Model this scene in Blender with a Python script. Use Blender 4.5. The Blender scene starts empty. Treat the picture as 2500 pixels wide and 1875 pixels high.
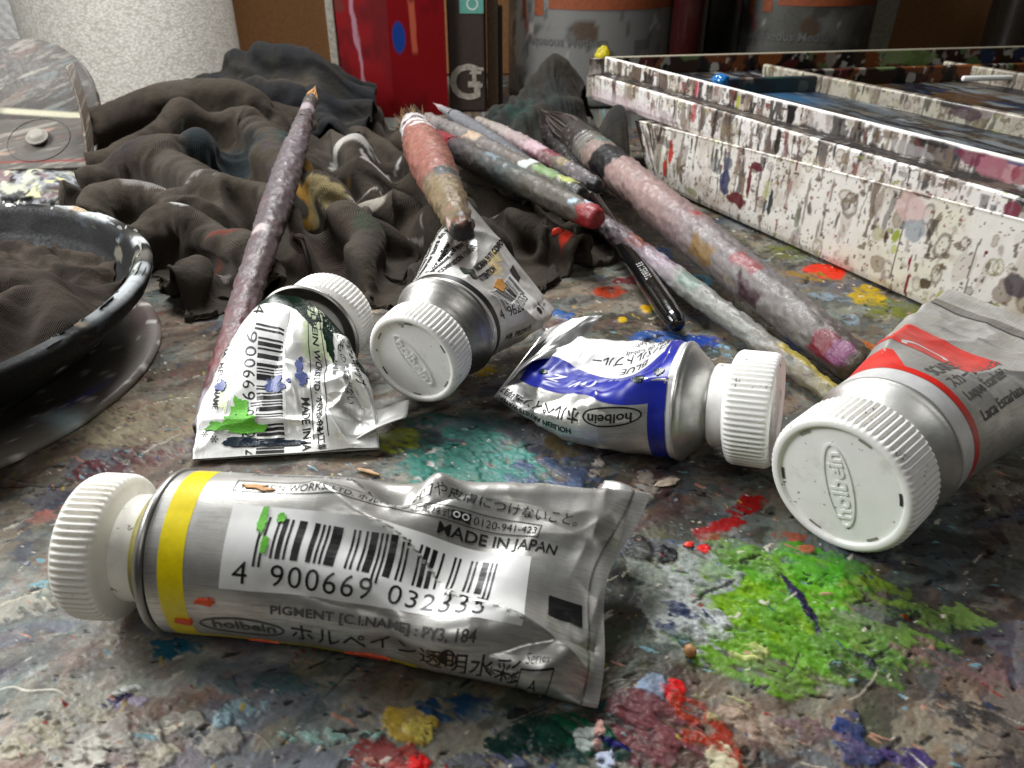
import bpy, bmesh, math, random
import numpy as np
from mathutils import Vector, Matrix

# ---------------------------------------------------------------- camera, light, exposure (1 unit = 1 cm)
SC = bpy.context.scene
COL = SC.collection
SC.unit_settings.system = 'METRIC'
SC.unit_settings.scale_length = 0.01
R_ = math.radians

cam_d = bpy.data.cameras.new("camera")
cam = bpy.data.objects.new("camera", cam_d)
COL.objects.link(cam)
cam.location = (0, 0, 8.6)
cam.rotation_euler = (R_(90 - 30.5), 0, 0)
cam_d.sensor_width = 36
cam_d.lens = 27.05
cam_d.clip_start = 0.2
cam_d.clip_end = 400
cam_d.dof.use_dof = True
cam_d.dof.focus_distance = 15.5
cam_d.dof.aperture_fstop = 0.45
SC.camera = cam

W = bpy.data.worlds.new("World")
SC.world = W
W.use_nodes = True
W.node_tree.nodes["Background"].inputs[0].default_value = (0.82, 0.9, 1.0, 1)
W.node_tree.nodes["Background"].inputs[1].default_value = 0.012

SC.view_settings.view_transform = 'Standard'
SC.view_settings.look = 'None'
SC.view_settings.exposure = 0.0
SC.view_settings.gamma = 1.0

def area(name, loc, aim, sx, sy, power, col):
    d = bpy.data.lights.new(name, 'AREA')
    d.shape = 'RECTANGLE'; d.size = sx; d.size_y = sy; d.energy = power; d.color = col
    o = bpy.data.objects.new(name, d); COL.objects.link(o)
    o.location = loc
    o.rotation_euler = (Vector(aim) - Vector(loc)).to_track_quat('-Z', 'Y').to_euler()
    return o

area("window_light", (-28, 18, 19), (3, 18, 1), 16, 14, 14500, (0.98, 0.99, 1.0))
area("ceiling_light", (-6, 38, 33), (0, 13, 0), 15, 11, 21500, (0.985, 0.992, 1.0))
area("fill_light", (3, -14, 34), (1, 30, 2), 22, 14, 3300, (1.0, 0.99, 0.97))  # soft fill added on the camera side to brighten the fronts

# ---------------------------------------------------------------- helpers
def srgb(h):
    h = h.lstrip('#')
    c = np.array([int(h[i:i + 2], 16) / 255 for i in (0, 2, 4)])
    return np.where(c <= 0.04045, c / 12.92, ((c + 0.055) / 1.055) ** 2.4)

def hsh(ix, iy, iz, seed):
    h = (ix.astype(np.uint32) * np.uint32(374761393) + iy.astype(np.uint32) * np.uint32(668265263)
         + iz.astype(np.uint32) * np.uint32(2147483647 - 58) + np.uint32((seed * 974711 + 12345) & 0xffffffff))
    h = (h ^ (h >> np.uint32(13))) * np.uint32(1274126177)
    h = h ^ (h >> np.uint32(16))
    return (h & np.uint32(0xffffff)).astype(np.float32) / np.float32(0xffffff)

def noise2(x, y, seed=0):
    x = np.asarray(x, np.float32); y = np.asarray(y, np.float32)
    fx = np.floor(x); fy = np.floor(y)
    ix = fx.astype(np.int64); iy = fy.astype(np.int64)
    tx = x - fx; ty = y - fy
    tx = tx * tx * (3 - 2 * tx); ty = ty * ty * (3 - 2 * ty)
    z = np.zeros_like(ix)
    a = hsh(ix, iy, z, seed); b = hsh(ix + 1, iy, z, seed)
    c = hsh(ix, iy + 1, z, seed); d = hsh(ix + 1, iy + 1, z, seed)
    return a + (b - a) * tx + (c - a) * ty + (a - b - c + d) * tx * ty

def fbm2(x, y, o=4, seed=0, g=0.5):
    s = 0; a = 1; t = 0
    for k in range(o):
        s = s + a * noise2(x * 2 ** k + 17.3 * k, y * 2 ** k - 9.1 * k, seed + k); t += a; a *= g
    return s / t

def noise3(x, y, z, seed=0):
    x = np.asarray(x, np.float32); y = np.asarray(y, np.float32); z = np.asarray(z, np.float32)
    fx = np.floor(x); fy = np.floor(y); fz = np.floor(z)
    ix = fx.astype(np.int64); iy = fy.astype(np.int64); iz = fz.astype(np.int64)
    tx = x - fx; ty = y - fy; tz = z - fz
    tx = tx * tx * (3 - 2 * tx); ty = ty * ty * (3 - 2 * ty); tz = tz * tz * (3 - 2 * tz)
    def pl(k):
        a = hsh(ix, iy, iz + k, seed); b = hsh(ix + 1, iy, iz + k, seed)
        c = hsh(ix, iy + 1, iz + k, seed); d = hsh(ix + 1, iy + 1, iz + k, seed)
        return a + (b - a) * tx + (c - a) * ty + (a - b - c + d) * tx * ty
    p = pl(0); q = pl(1)
    return p + (q - p) * tz

def fbm3(x, y, z, o=4, seed=0, g=0.5):
    s = 0; a = 1; t = 0
    for k in range(o):
        f = 2 ** k
        s = s + a * noise3(x * f + 7.3 * k, y * f - 4.1 * k, z * f + 2.7 * k, seed + k); t += a; a *= g
    return s / t

def sst(a, b, x):
    t = np.clip((x - a) / (b - a), 0, 1)
    return t * t * (3 - 2 * t)

def mix(c, col, m):
    return c + (np.asarray(col) - c) * m[..., None]

ORG = {}
def register(o, origin, parent=None):
    ORG[o.name] = np.array(origin, float)

def tag(o, label=None, cat=None, group=None, kind=None):
    if label: o['label'] = label
    if cat: o['category'] = cat
    if group: o['group'] = group
    if kind: o['kind'] = kind
    return o

def thing(name, label, cat, loc, group=None):
    o = bpy.data.objects.new(name, None)
    COL.objects.link(o)
    o.location = loc
    o.empty_display_size = 0.5
    ORG[o.name] = np.array(loc, float)
    return tag(o, label, cat, group)

def link_mesh(name, me, mat, parent=None, origin=None):
    o = bpy.data.objects.new(name, me)
    COL.objects.link(o)
    if mat is not None: me.materials.append(mat)
    if parent is not None:
        o.parent = parent
        ORG[o.name] = ORG[parent.name]
    else:
        o.location = origin if origin is not None else (0, 0, 0)
        ORG[o.name] = np.array(o.location, float)
    return o

def raw_mesh(name, V, faces, parent=None, origin=None, smooth=True, col=None, uv=None):
    org = ORG[parent.name] if parent is not None else (np.array(origin, float) if origin is not None else np.zeros(3))
    me = bpy.data.meshes.new(name)
    V = np.asarray(V, float) - org
    if isinstance(faces, np.ndarray):
        nf, k = faces.shape
        me.vertices.add(len(V)); me.vertices.foreach_set('co', V.astype(np.float32).ravel())
        me.loops.add(nf * k); me.loops.foreach_set('vertex_index', faces.astype(np.int32).ravel())
        me.polygons.add(nf)
        me.polygons.foreach_set('loop_start', np.arange(0, nf * k, k, dtype=np.int32))
        me.polygons.foreach_set('loop_total', np.full(nf, k, np.int32))
        me.update(calc_edges=True)
    else:
        me.from_pydata([tuple(v) for v in V], [], faces)
    me.polygons.foreach_set('use_smooth', np.full(len(me.polygons), smooth, bool))
    if col is not None:
        a = me.attributes.new('Col', 'FLOAT_COLOR', 'POINT')
        c = np.ones((len(V), 4), np.float32); c[:, :3] = np.clip(col, 0, 1).reshape(-1, 3)
        a.data.foreach_set('color', c.ravel())
    if uv is not None:
        a = me.attributes.new('UVc', 'FLOAT2', 'POINT')
        a.data.foreach_set('vector', np.asarray(uv, np.float32).reshape(-1, 2).ravel())
    me.update()
    return me

def grid_faces(nu, nv, cu=False, cv=False):
    iu = np.arange(nu if cu else nu - 1); iv = np.arange(nv if cv else nv - 1)
    U, Vv = np.meshgrid(iu, iv, indexing='ij')
    U2 = (U + 1) % nu; V2 = (Vv + 1) % nv
    return np.stack([U * nv + Vv, U2 * nv + Vv, U2 * nv + V2, U * nv + V2], -1).reshape(-1, 4)

def grid_obj(name, P, mat, parent=None, origin=None, cu=False, cv=False, col=None, uv=None, smooth=True, flip=False, caps=()):
    nu, nv = P.shape[:2]
    F = grid_faces(nu, nv, cu, cv)
    if flip: F = F[:, ::-1]
    V = P.reshape(-1, 3)
    c = None if col is None else np.asarray(col).reshape(-1, 3)
    me = raw_mesh(name, V, F, parent, origin, smooth, c, uv)
    return link_mesh(name, me, mat, parent, origin)

def bm_obj(name, bm, mat, parent=None, origin=None, smooth=False, col=None):
    """bmesh in world coordinates -> object"""
    org = ORG[parent.name] if parent is not None else (np.array(origin, float) if origin is not None else np.zeros(3))
    me = bpy.data.meshes.new(name)
    bmesh.ops.translate(bm, verts=bm.verts, vec=Vector(-org))
    bm.to_mesh(me); bm.free()
    me.polygons.foreach_set('use_smooth', np.full(len(me.polygons), smooth, bool))
    if col is not None:
        a = me.attributes.new('Col', 'FLOAT_COLOR', 'POINT')
        c = np.ones((len(me.vertices), 4), np.float32); c[:, :3] = col
        a.data.foreach_set('color', c.ravel())
    return link_mesh(name, me, mat, parent, origin)

def axes(d, up=(0, 0, 1)):
    d = np.array(d, float); d /= np.linalg.norm(d)
    u = np.array(up, float); u -= d * u.dot(d)
    if np.linalg.norm(u) < 1e-4:
        u = np.array((1.0, 0, 0)); u -= d * u.dot(d)
    u /= np.linalg.norm(u)
    return d, u, np.cross(d, u)

def box_bm(bm, c, ex, ey, ez, hx, hy, hz, bev=0.0):
    """box with centre c, unit axes ex ey ez, half sizes"""
    c = np.array(c, float); ex, ey, ez = (np.array(a, float) for a in (ex, ey, ez))
    vs = [bm.verts.new(c + ex * hx * sx + ey * hy * sy + ez * hz * sz) for sx in (-1, 1) for sy in (-1, 1) for sz in (-1, 1)]
    fs = [(0, 1, 3, 2), (4, 6, 7, 5), (0, 4, 5, 1), (2, 3, 7, 6), (0, 2, 6, 4), (1, 5, 7, 3)]
    nf = [bm.faces.new([vs[i] for i in f]) for f in fs]
    if bev > 0:
        es = list({e for f in nf for e in f.edges})
        bmesh.ops.bevel(bm, geom=es, offset=bev, segments=3, affect='EDGES', profile=0.5)
    bmesh.ops.recalc_face_normals(bm, faces=bm.faces)
    return bm

# ---------------------------------------------------------------- materials
def nmat(name):
    m = bpy.data.materials.new(name); m.use_nodes = True
    nt = m.node_tree
    return m, nt, nt.nodes["Principled BSDF"]

def N(nt, t, **kw):
    n = nt.nodes.new(t)
    for k, v in kw.items(): setattr(n, k, v)
    return n

def noise_node(nt, scale, detail=4, rough=0.55, coord=None, stretch=None):
    tc = N(nt, 'ShaderNodeTexCoord')
    src = tc.outputs['Object'] if coord is None else coord
    if stretch:
        mp = N(nt, 'ShaderNodeMapping'); mp.inputs['Scale'].default_value = stretch
        nt.links.new(src, mp.inputs[0]); src = mp.outputs[0]
    n = N(nt, 'ShaderNodeTexNoise')
    n.inputs['Scale'].default_value = scale; n.inputs['Detail'].default_value = detail; n.inputs['Roughness'].default_value = rough
    nt.links.new(src, n.inputs['Vector'])
    return n.outputs['Fac']

def ramp(nt, fac, stops):
    r = N(nt, 'ShaderNodeValToRGB')
    e = r.color_ramp.elements
    while len(e) < len(stops): e.new(0.5)
    for k, (p, c) in enumerate(stops):
        e[k].position = p
        c = (c, c, c) if np.isscalar(c) else c
        e[k].color = (c[0], c[1], c[2], 1)
    nt.links.new(fac, r.inputs[0])
    return r.outputs[0]

def bump(nt, b, h, strength, dist=0.02, prev=None):
    n = N(nt, 'ShaderNodeBump')
    n.inputs['Strength'].default_value = strength; n.inputs['Distance'].default_value = dist
    nt.links.new(h, n.inputs['Height'])
    if prev is not None: nt.links.new(prev, n.inputs['Normal'])
    nt.links.new(n.outputs[0], b.inputs['Normal'])
    return n.outputs[0]

def mixc(nt, a, b, fac, mode='MIX'):
    n = N(nt, 'ShaderNodeMix', data_type='RGBA', blend_type=mode)
    nt.links.new(a, n.inputs[6]) if hasattr(a, 'links') else setattr(n.inputs[6], 'default_value', (*a, 1))
    nt.links.new(b, n.inputs[7]) if hasattr(b, 'links') else setattr(n.inputs[7], 'default_value', (*b, 1))
    if hasattr(fac, 'links'): nt.links.new(fac, n.inputs[0])
    else: n.inputs[0].default_value = fac
    return n.outputs[2]

def vc_mat(name, rlo=0.35, rhi=0.6, bs=14, bst=0.35, bd=0.02, grain=60, gst=0.12, coat=0.0, spec=0.5, vary=0.25):
    """material whose colour is the piece's own painted colour attribute"""
    m, nt, b = nmat(name)
    at = N(nt, 'ShaderNodeAttribute', attribute_name='Col')
    n1 = noise_node(nt, bs, 5, 0.6)
    n2 = noise_node(nt, grain, 3, 0.6)
    v = ramp(nt, n2, [(0.3, 1 - vary), (0.7, 1 + vary * 0.6)])
    c = mixc(nt, at.outputs['Color'], v, 1.0, 'MULTIPLY')
    nt.links.new(c, b.inputs['Base Color'])
    r = ramp(nt, n1, [(0.35, rlo), (0.65, rhi)])
    nt.links.new(r, b.inputs['Roughness'])
    p = bump(nt, b, n1, bst, bd)
    bump(nt, b, n2, gst, bd * 0.4, p)
    b.inputs['Specular IOR Level'].default_value = spec
    b.inputs['Coat Weight'].default_value = coat
    return m

def plain(name, hexc, rough=0.5, metal=0.0, bs=20, bst=0.1, bd=0.02, vary=0.12, spec=0.5, vs=6, sss=0, coat=0):
    m, nt, b = nmat(name)
    c = srgb(hexc)
    n = noise_node(nt, vs, 5, 0.6)
    cc = ramp(nt, n, [(0.3, tuple(c * (1 - vary))), (0.7, tuple(np.minimum(1, c * (1 + vary))))])
    nt.links.new(cc, b.inputs['Base Color'])
    b.inputs['Roughness'].default_value = rough; b.inputs['Metallic'].default_value = metal
    b.inputs['Specular IOR Level'].default_value = spec
    b.inputs['Coat Weight'].default_value = coat
    if sss:
        b.inputs['Subsurface Weight'].default_value = sss
        b.inputs['Subsurface Radius'].default_value = (0.12, 0.1, 0.08)
        b.inputs['Subsurface Scale'].default_value = 1.0
    if bst: bump(nt, b, noise_node(nt, bs, 4, 0.6), bst, bd)
    return m

# ---------------------------------------------------------------- the paint-crusted tabletop
# regional ground colours and separate dried daubs, in cm on the table: (x, y, half width, half depth, [turn,] colour, ragged, cover)
GROUND = [
(-6.82,8.69,1.85,1.59,'#bab7ad'),(-5.63,5.94,1.83,1.08,'#cbc7bb'),(-4.01,6.20,1.28,0.73,'#aab0ac'),(-2.37,6.20,1.17,0.79,'#8a908e'),(-7.28,13.28,1.33,1.58,'#b0a48f'),(-7.70,12.29,1.26,0.94,'#8f7a70'),(-4.70,11.54,1.29,0.57,'#5d564e'),(-1.90,12.77,1.85,1.16,'#4a4c44'),(-0.91,11.54,1.72,0.86,'#55706a'),(0.80,11.26,1.52,0.83,'#52566a'),(2.12,11.68,1.39,0.88,'#4f463f'),(3.07,9.98,0.94,0.71,'#584a44'),(1.95,8.69,0.64,1.19,'#55524c'),(3.67,7.95,1.35,1.33,'#4f6a3c'),(6.38,8.69,1.43,1.19,'#4b4740'),(6.72,7.36,1.03,1.30,'#6a5a58'),(4.53,5.94,1.43,0.76,'#5a4e4e'),(2.25,5.94,0.91,0.57,'#6e4c48'),(0.54,5.94,1.14,0.44,'#3a3f40'),(-0.88,5.81,0.90,0.37,'#4e4648'),(2.42,19.02,2.75,2.43,'#5a5046'),(6.58,20.62,3.46,2.07,'#5b5648'),(9.91,19.02,2.50,2.43,'#545040'),(5.42,16.10,2.19,0.93,'#57524a'),(-0.75,20.62,1.60,1.72,'#4a423a'),(-5.07,19.02,2.50,2.12,'#4e4841'),(-7.04,15.65,1.29,1.57,'#5e5148'),(9.60,15.65,1.72,1.12,'#6a6258'),(1.55,15.65,1.29,1.12,'#514a42'),(-8.70,10.98,1.00,0.67,'#4c4440'),
]
DAUBS = [
(4.21,7.95,1.69,1.33,0,'#71914a',0.90,0.50),(3.77,8.31,1.18,1.03,0,'#82a840',0.80,0.60),(2.58,8.22,0.62,1.01,0,'#aeb4ae',0.80,0.55),(1.82,6.13,0.64,0.59,0,'#744a50',0.80,0.60),(0.65,6.00,0.86,0.45,0,'#1c3a34',0.80,0.60),(-0.92,11.68,1.48,1.02,0,'#4f7f76',0.85,0.55),(-4.60,5.94,1.48,0.38,0,'#b4b0a6',0.90,0.45),
(4.14,8.59,0.92,0.78,0,'#62a034',0.55,0.80),(3.33,7.95,0.74,0.79,0,'#80ae30',0.55,0.70),(4.89,8.94,0.80,0.46,-20,'#56a034',0.60,0.75),(4.03,7.60,0.85,0.67,-10,'#66983a',0.60,0.65),(3.37,7.12,0.82,0.46,-20,'#6f9b3a',0.60,0.60),(3.29,7.28,0.26,0.17,0,'#d9dc9a',0.50,0.70),(4.86,7.36,0.77,0.56,-30,'#5c7d40',0.60,0.50),(5.54,8.40,0.49,0.38,-20,'#7a9440',0.70,0.50),(3.57,9.15,0.66,0.42,-30,'#6d8a52',0.70,0.60),(2.84,8.84,0.65,0.55,0,'#aab2ac',0.60,0.65),(2.46,8.13,0.38,0.54,0,'#c6cac6',0.60,0.80),(2.79,7.77,0.37,0.34,0,'#c9cecb',0.60,0.75),(2.10,8.69,0.29,0.69,0,'#8d9388',0.70,0.60),(2.48,9.25,0.19,0.23,0,'#17171a',0.50,0.90),(2.05,9.36,0.22,0.30,0,'#26241f',0.60,0.80),(2.41,7.86,0.27,0.39,0,'#4a5470',0.70,0.60),(4.28,8.22,0.08,0.57,12,'#26203f',0.35,0.95),(4.72,9.31,0.13,0.11,0,'#c27a5c',0.50,0.90),(3.51,9.86,0.62,0.19,30,'#9a2226',0.60,0.85),(4.14,10.47,0.48,0.20,28,'#8c1f24',0.60,0.70),(3.09,9.34,0.11,0.10,0,'#e23b22',0.30,1.00),(4.53,9.64,0.42,0.13,0,'#a6624e',0.70,0.70),(-1.53,11.68,0.23,0.50,-15,'#e2dcda',0.55,0.95),(-1.25,11.40,0.77,0.71,0,'#4c8a7c',0.60,0.75),(-0.77,12.29,0.99,0.56,-10,'#4a7d72',0.65,0.70),(0.03,11.54,0.52,0.57,0,'#4f8b80',0.65,0.60),(-2.23,12.44,0.47,0.41,20,'#8f9a44',0.65,0.75),(-0.99,13.02,1.22,0.44,0,'#3d5a55',0.70,0.70),(-0.13,10.72,0.90,0.39,0,'#5b6f96',0.70,0.65),(0.70,11.12,0.92,0.68,0,'#56627c',0.70,0.60),(1.12,12.29,0.63,0.47,0,'#5f5540',0.70,0.70),(2.41,11.05,0.22,0.46,-10,'#cfc6ba',0.75,0.70),(1.92,10.79,0.49,0.18,-20,'#cdbfb4',0.80,0.50),(1.45,10.10,0.24,0.14,0,'#c8beb2',0.80,0.50),(2.80,11.12,0.25,0.12,15,'#c9bcab',0.60,0.80),(1.58,11.54,0.12,0.34,-20,'#c8c2b6',0.80,0.60),(2.12,6.68,0.17,0.21,0,'#d8382e',0.50,0.90),(1.72,6.20,0.47,0.46,0,'#7a4a4c',0.60,0.70),(1.83,6.75,0.21,0.22,0,'#9fb0c6',0.70,0.60),(2.40,6.13,0.29,0.59,25,'#9a3a2a',0.65,0.70),(2.53,5.69,0.22,0.24,20,'#d9d2b4',0.60,0.70),(2.71,6.47,0.36,0.28,0,'#b9b78a',0.75,0.50),(3.12,6.20,0.53,0.24,-30,'#a99484',0.75,0.50),(3.87,6.00,0.52,0.25,-30,'#7a6466',0.75,0.50),(0.77,6.03,0.52,0.26,0,'#0f5a40',0.65,0.75),(0.25,6.00,0.52,0.32,0,'#15302a',0.65,0.70),(0.94,5.94,0.19,0.16,0,'#c9d2cc',0.45,0.95),(1.08,6.00,0.07,0.19,-10,'#e6b8ae',0.35,0.95),(1.14,5.69,0.13,0.13,0,'#c4cde0',0.50,0.90),(1.27,5.86,0.25,0.04,-18,'#2b2a6a',0.40,0.95),(-1.29,6.20,0.36,0.29,0,'#b59a4e',0.60,0.75),(-1.16,6.07,0.20,0.17,0,'#d8c672',0.60,0.70),(-1.37,5.69,0.39,0.20,0,'#b63434',0.60,0.75),(-1.11,5.63,0.14,0.11,0,'#e02a30',0.50,0.90),(-1.60,5.75,0.34,0.24,0,'#8a4a48',0.70,0.60),(-0.63,6.40,0.65,0.20,0,'#26405c',0.70,0.55),(-0.15,5.69,0.67,0.14,0,'#4a4c66',0.75,0.50),(-3.34,6.75,0.92,0.19,0,'#4f7074',0.70,0.60),(-3.46,6.33,0.35,0.20,40,'#9fc0c8',0.70,0.55),(-2.21,6.00,0.63,0.11,0,'#a4c6bc',0.75,0.50),(-4.68,7.36,0.39,0.18,0,'#2f6478',0.60,0.75),(-5.14,6.52,0.20,0.10,20,'#2c2450',0.40,0.90),(-5.06,6.68,0.24,0.06,20,'#d6d8d2',0.40,0.90),(-4.91,6.47,0.20,0.08,20,'#b9aebf',0.50,0.90),(-4.26,6.10,0.20,0.06,20,'#e2dcc8',0.50,0.90),(-3.65,6.20,0.13,0.14,0,'#b8d2da',0.50,0.80),(-5.81,6.07,0.69,0.26,30,'#c4bda8',0.80,0.45),(-7.20,8.22,0.83,0.37,25,'#b3b0a4',0.80,0.40),(-5.16,5.69,0.33,0.30,40,'#dad6ca',0.70,0.55),(-4.33,5.69,0.45,0.12,25,'#cfc8b4',0.75,0.50),(-7.25,13.19,1.42,1.04,25,'#a49a82',0.75,0.55),(-7.35,11.68,1.04,0.38,28,'#6a3f42',0.70,0.60),(-7.89,10.22,0.40,0.19,20,'#b27a70',0.70,0.60),(-6.62,12.06,0.53,0.27,0,'#8f867c',0.70,0.60),(4.22,16.70,1.02,0.39,-10,'#27479c',0.60,0.75),(3.51,16.87,0.80,0.35,0,'#3e5f9e',0.70,0.60),(6.57,16.34,0.40,0.48,-30,'#2450a4',0.50,0.85),(5.40,20.42,0.40,0.47,-20,'#4e8fa8',0.55,0.80),(4.58,22.62,0.43,0.48,0,'#3f66a8',0.60,0.75),(9.21,21.11,0.62,0.61,-12,'#d8482c',0.45,0.95),(8.44,20.62,0.67,0.48,-10,'#9a7a34',0.70,0.60),(9.72,19.32,0.53,0.80,-25,'#c2a32a',0.55,0.80),(10.40,18.43,1.10,0.63,-15,'#6f7430',0.75,0.60),(8.82,22.66,0.86,0.80,-10,'#6d7038',0.75,0.50),(2.74,19.63,0.44,0.41,10,'#b5482e',0.65,0.75),(3.36,20.45,0.61,0.34,0,'#6a2c30',0.70,0.70),(3.55,18.48,0.17,0.29,0,'#d0a628',0.40,1.00),(2.84,17.87,0.12,0.16,0,'#d8b42c',0.40,1.00),(3.82,18.37,0.15,0.23,0,'#3f8f94',0.40,1.00),(1.30,18.09,0.34,0.39,0,'#2f5c9c',0.55,0.80),(8.59,16.34,0.24,0.33,0,'#c87646',0.60,0.80),(9.11,15.76,0.65,0.23,-12,'#b98a78',0.75,0.60),(4.98,16.10,0.29,0.37,-20,'#8fb6cc',0.60,0.60),(5.92,17.60,0.28,0.27,-10,'#d8d4cc',0.50,0.70),(8.65,19.32,0.51,0.31,-20,'#8fa0ac',0.75,0.60),(8.73,17.87,0.24,0.38,-20,'#9fb6c2',0.70,0.60),(0.92,16.10,0.29,0.23,30,'#b08e34',0.60,0.80),(-0.59,15.21,0.32,0.26,20,'#a68a34',0.60,0.70),(6.45,10.59,0.32,0.25,0,'#3a4a2c',0.70,0.60),(6.71,7.95,0.40,0.26,0,'#7f9a5a',0.75,0.50),(5.97,7.12,0.76,0.31,-20,'#7d6462',0.75,0.50),(4.24,5.94,0.29,0.38,20,'#2c3f78',0.75,0.55),(4.71,5.69,0.33,0.18,0,'#4a3f6a',0.75,0.50),(5.92,6.20,0.70,0.40,-30,'#3f3c3a',0.70,0.50),(4.64,6.97,0.37,0.38,0,'#2f3038',0.65,0.60),(3.25,10.85,0.50,0.66,0,'#4c5458',0.70,0.50),
]

def paint_table(X, Y):
    """colour and relief of many layers of dried, scraped paint"""
    wx = (fbm2(X * 0.9, Y * 0.9, 4, 1) - .5) * 2.2
    wy = (fbm2(X * 0.9, Y * 0.9, 4, 2) - .5) * 2.2
    acc = np.zeros(X.shape + (3,)); wt = np.full(X.shape, 1e-4)
    acc += srgb('#575049') * 1e-4
    for (x, y, rx, ry, c) in GROUND:
        d2 = ((X + wx - x) / (rx * 1.15 + .25)) ** 2 + ((Y + wy - y) / (ry * 1.15 + .25)) ** 2
        w = np.exp(-d2 * 1.3)
        acc += w[..., None] * srgb(c); wt += w
    C = acc / wt[..., None]
    C = C * 0.62
    H = (fbm2(X * 1.3, Y * 1.3, 4, 5) - .5) * 0.05
    # streaky scraped layers of many muddy colours
    pal = ['#2b2724', '#8a8378', '#5d6a6c', '#3a3230', '#b9b2a2', '#6e5c4c', '#47525c', '#7a5f5c', '#24262a', '#9aa3a2', '#6b6a4c', '#4d3b3a',
           '#c8c2b4', '#39484a', '#85705e', '#57504a', '#1d1b1a', '#a59c8c', '#5b5f70', '#7f8a86']
    rg = np.random.RandomState(4)
    fade = 1.0
    for k, c in enumerate(pal):
        ang = rg.uniform(-.5, .9) + (0.5 if k % 3 else -.4)
        ca, sa = math.cos(ang), math.sin(ang)
        sc = rg.uniform(.55, 2.0); st = rg.uniform(1.3, 3.2)
        u = (X * ca + Y * sa) * sc / st ** .5 + wx * .35; v = (-X * sa + Y * ca) * sc * st ** .5 + wy * .35
        n = fbm2(u, v, 6, 20 + 7 * k, .58)
        reg = fbm2(X * .35 + 5 * k, Y * .35, 2, 300 + k)
        th = 0.60 + (reg - .5) * -.34
        m = sst(th, th + .05, n) * rg.uniform(.25, .6)
        lum = C.mean(-1)
        cc = srgb(c) * .8
        # keep the ground's own lightness in part
        tgt = cc * .6 + C * .4 * (cc / (cc.mean() + .02)) * .9
        C = C + (tgt - C) * m[..., None]
        H += m * rg.uniform(.004, .02) * (1 if k % 4 else -.7)
    # placed daubs
    for k, (x, y, rx, ry, rot, c, rag, cov) in enumerate(DAUBS):
        R = 2.2
        sel = (np.abs(X - x) < (rx + ry) * R + .3) & (np.abs(Y - y) < (rx + ry) * R + .3)
        if not sel.any(): continue
        xs, ys = X[sel], Y[sel]
        a = R_(rot); ca, sa = math.cos(a), math.sin(a)
        f = 1.6 / max(.12, min(rx, ry)) ** .7
        nx = fbm2(xs * f, ys * f, 5, 500 + k, .62) - .5; ny = fbm2(xs * f + 31, ys * f, 5, 640 + k, .62) - .5
        dx = (xs - x) + nx * rag * 1.5 * (rx + .08); dy = (ys - y) + ny * rag * 1.5 * (ry + .08)
        e = np.sqrt(((dx * ca + dy * sa) / rx) ** 2 + ((-dx * sa + dy * ca) / ry) ** 2)
        fh = 3.6 * (1 + .35 * (k % 3)); holes = fbm2((xs * .83 - ys * .55) * fh * .62, (xs * .55 + ys * .83) * fh * 1.7, 5, 900 + k, .6)
        # cover = share of the daub that is solid; holes grow toward its rim
        th = .27 + (1 - cov) * .34
        hol = sst(th - .06, th + .06, holes - np.clip(e - .55, 0, 1) * .16)
        m = sst(1.04, .9, e) * (hol if cov < .95 else np.ones_like(hol))
        tone = .8 + .45 * (fbm2(xs * 7 + ys * 5, ys * 13, 3, 77 + k) - .2)
        col = srgb(c)[None, :] * .78 * tone[:, None]
        thin = .55 + .45 * sst(.35, .6, fbm2(xs * 2.4, ys * 2.4, 3, 1200 + k))
        m2 = m * (thin if cov < .9 else 1)
        C[sel] = C[sel] + (col - C[sel]) * m2[:, None]
        H[sel] += m * (.014 + .02 * (k % 3 == 0)) * (0.6 + .8 * holes)
    # fine flecks, chips and hair scratches
    for k, (c, f, th, h) in enumerate([('#d8d2c2', 5, .80, .012), ('#171513', 4, .765, -.02), ('#e4dfd2', 10, .84, .01), ('#0f0e0d', 8, .785, -.015),
                                       ('#7fa6ae', 4.3, .81, .008), ('#b58a78', 4.7, .81, .008), ('#8e2f2a', 5.1, .83, .01), ('#31406e', 4.7, .83, .008), ('#b7a04a', 5.3, .84, .008)]):
        ang = .7 - .25 * k
        u = (X * math.cos(ang) + Y * math.sin(ang)) * f * .55; v = (-X * math.sin(ang) + Y * math.cos(ang)) * f * 1.5
        n = fbm2(u + wx, v + wy, 3, 1500 + 11 * k, .6)
        m = sst(th, th + .03, n) * .85
        C = mix(C, srgb(c) * .8, m); H += m * h
    rs = np.random.RandomState(11)
    for k in range(95):
        x0 = rs.uniform(-9, 10); y0 = 5 + 19 * rs.rand() ** 1.6
        a = rs.normal(.5, .8); L = rs.uniform(.25, 1.3); cu = rs.normal(0, .7)
        c = [srgb('#e0dccf') * .8, srgb('#141210'), srgb('#c9bfae') * .7, srgb('#1b1a1c')][k % 4]
        w = rs.uniform(.010, .026)
        sel = (np.abs(X - x0) < L) & (np.abs(Y - y0) < L)
        if not sel.any(): continue
        xs = X[sel] - x0; ys = Y[sel] - y0
        u = xs * math.cos(a) + ys * math.sin(a); v = -xs * math.sin(a) + ys * math.cos(a) + cu * u * u + (noise2(u * 3 + k, u * 0, 3) - .5) * .12
        m = sst(w, w * .3, np.abs(v)) * sst(L * .55, L * .4, np.abs(u))
        C[sel] = C[sel] + (c - C[sel]) * (m * .85)[:, None]
        H[sel] += m * (.012 if k % 4 in (0, 2) else -.012)
    C *= (0.86 + .3 * fbm2(X * 22, Y * 22, 2, 4000))[..., None]
    H += (fbm2(X * 16, Y * 16, 3, 4100) - .5) * .016
    return np.clip(sat(C) * .98, .004, .9), H

def sat(C):
    l = C.mean(-1, keepdims=True)
    return l + (C - l) * 1.17

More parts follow.
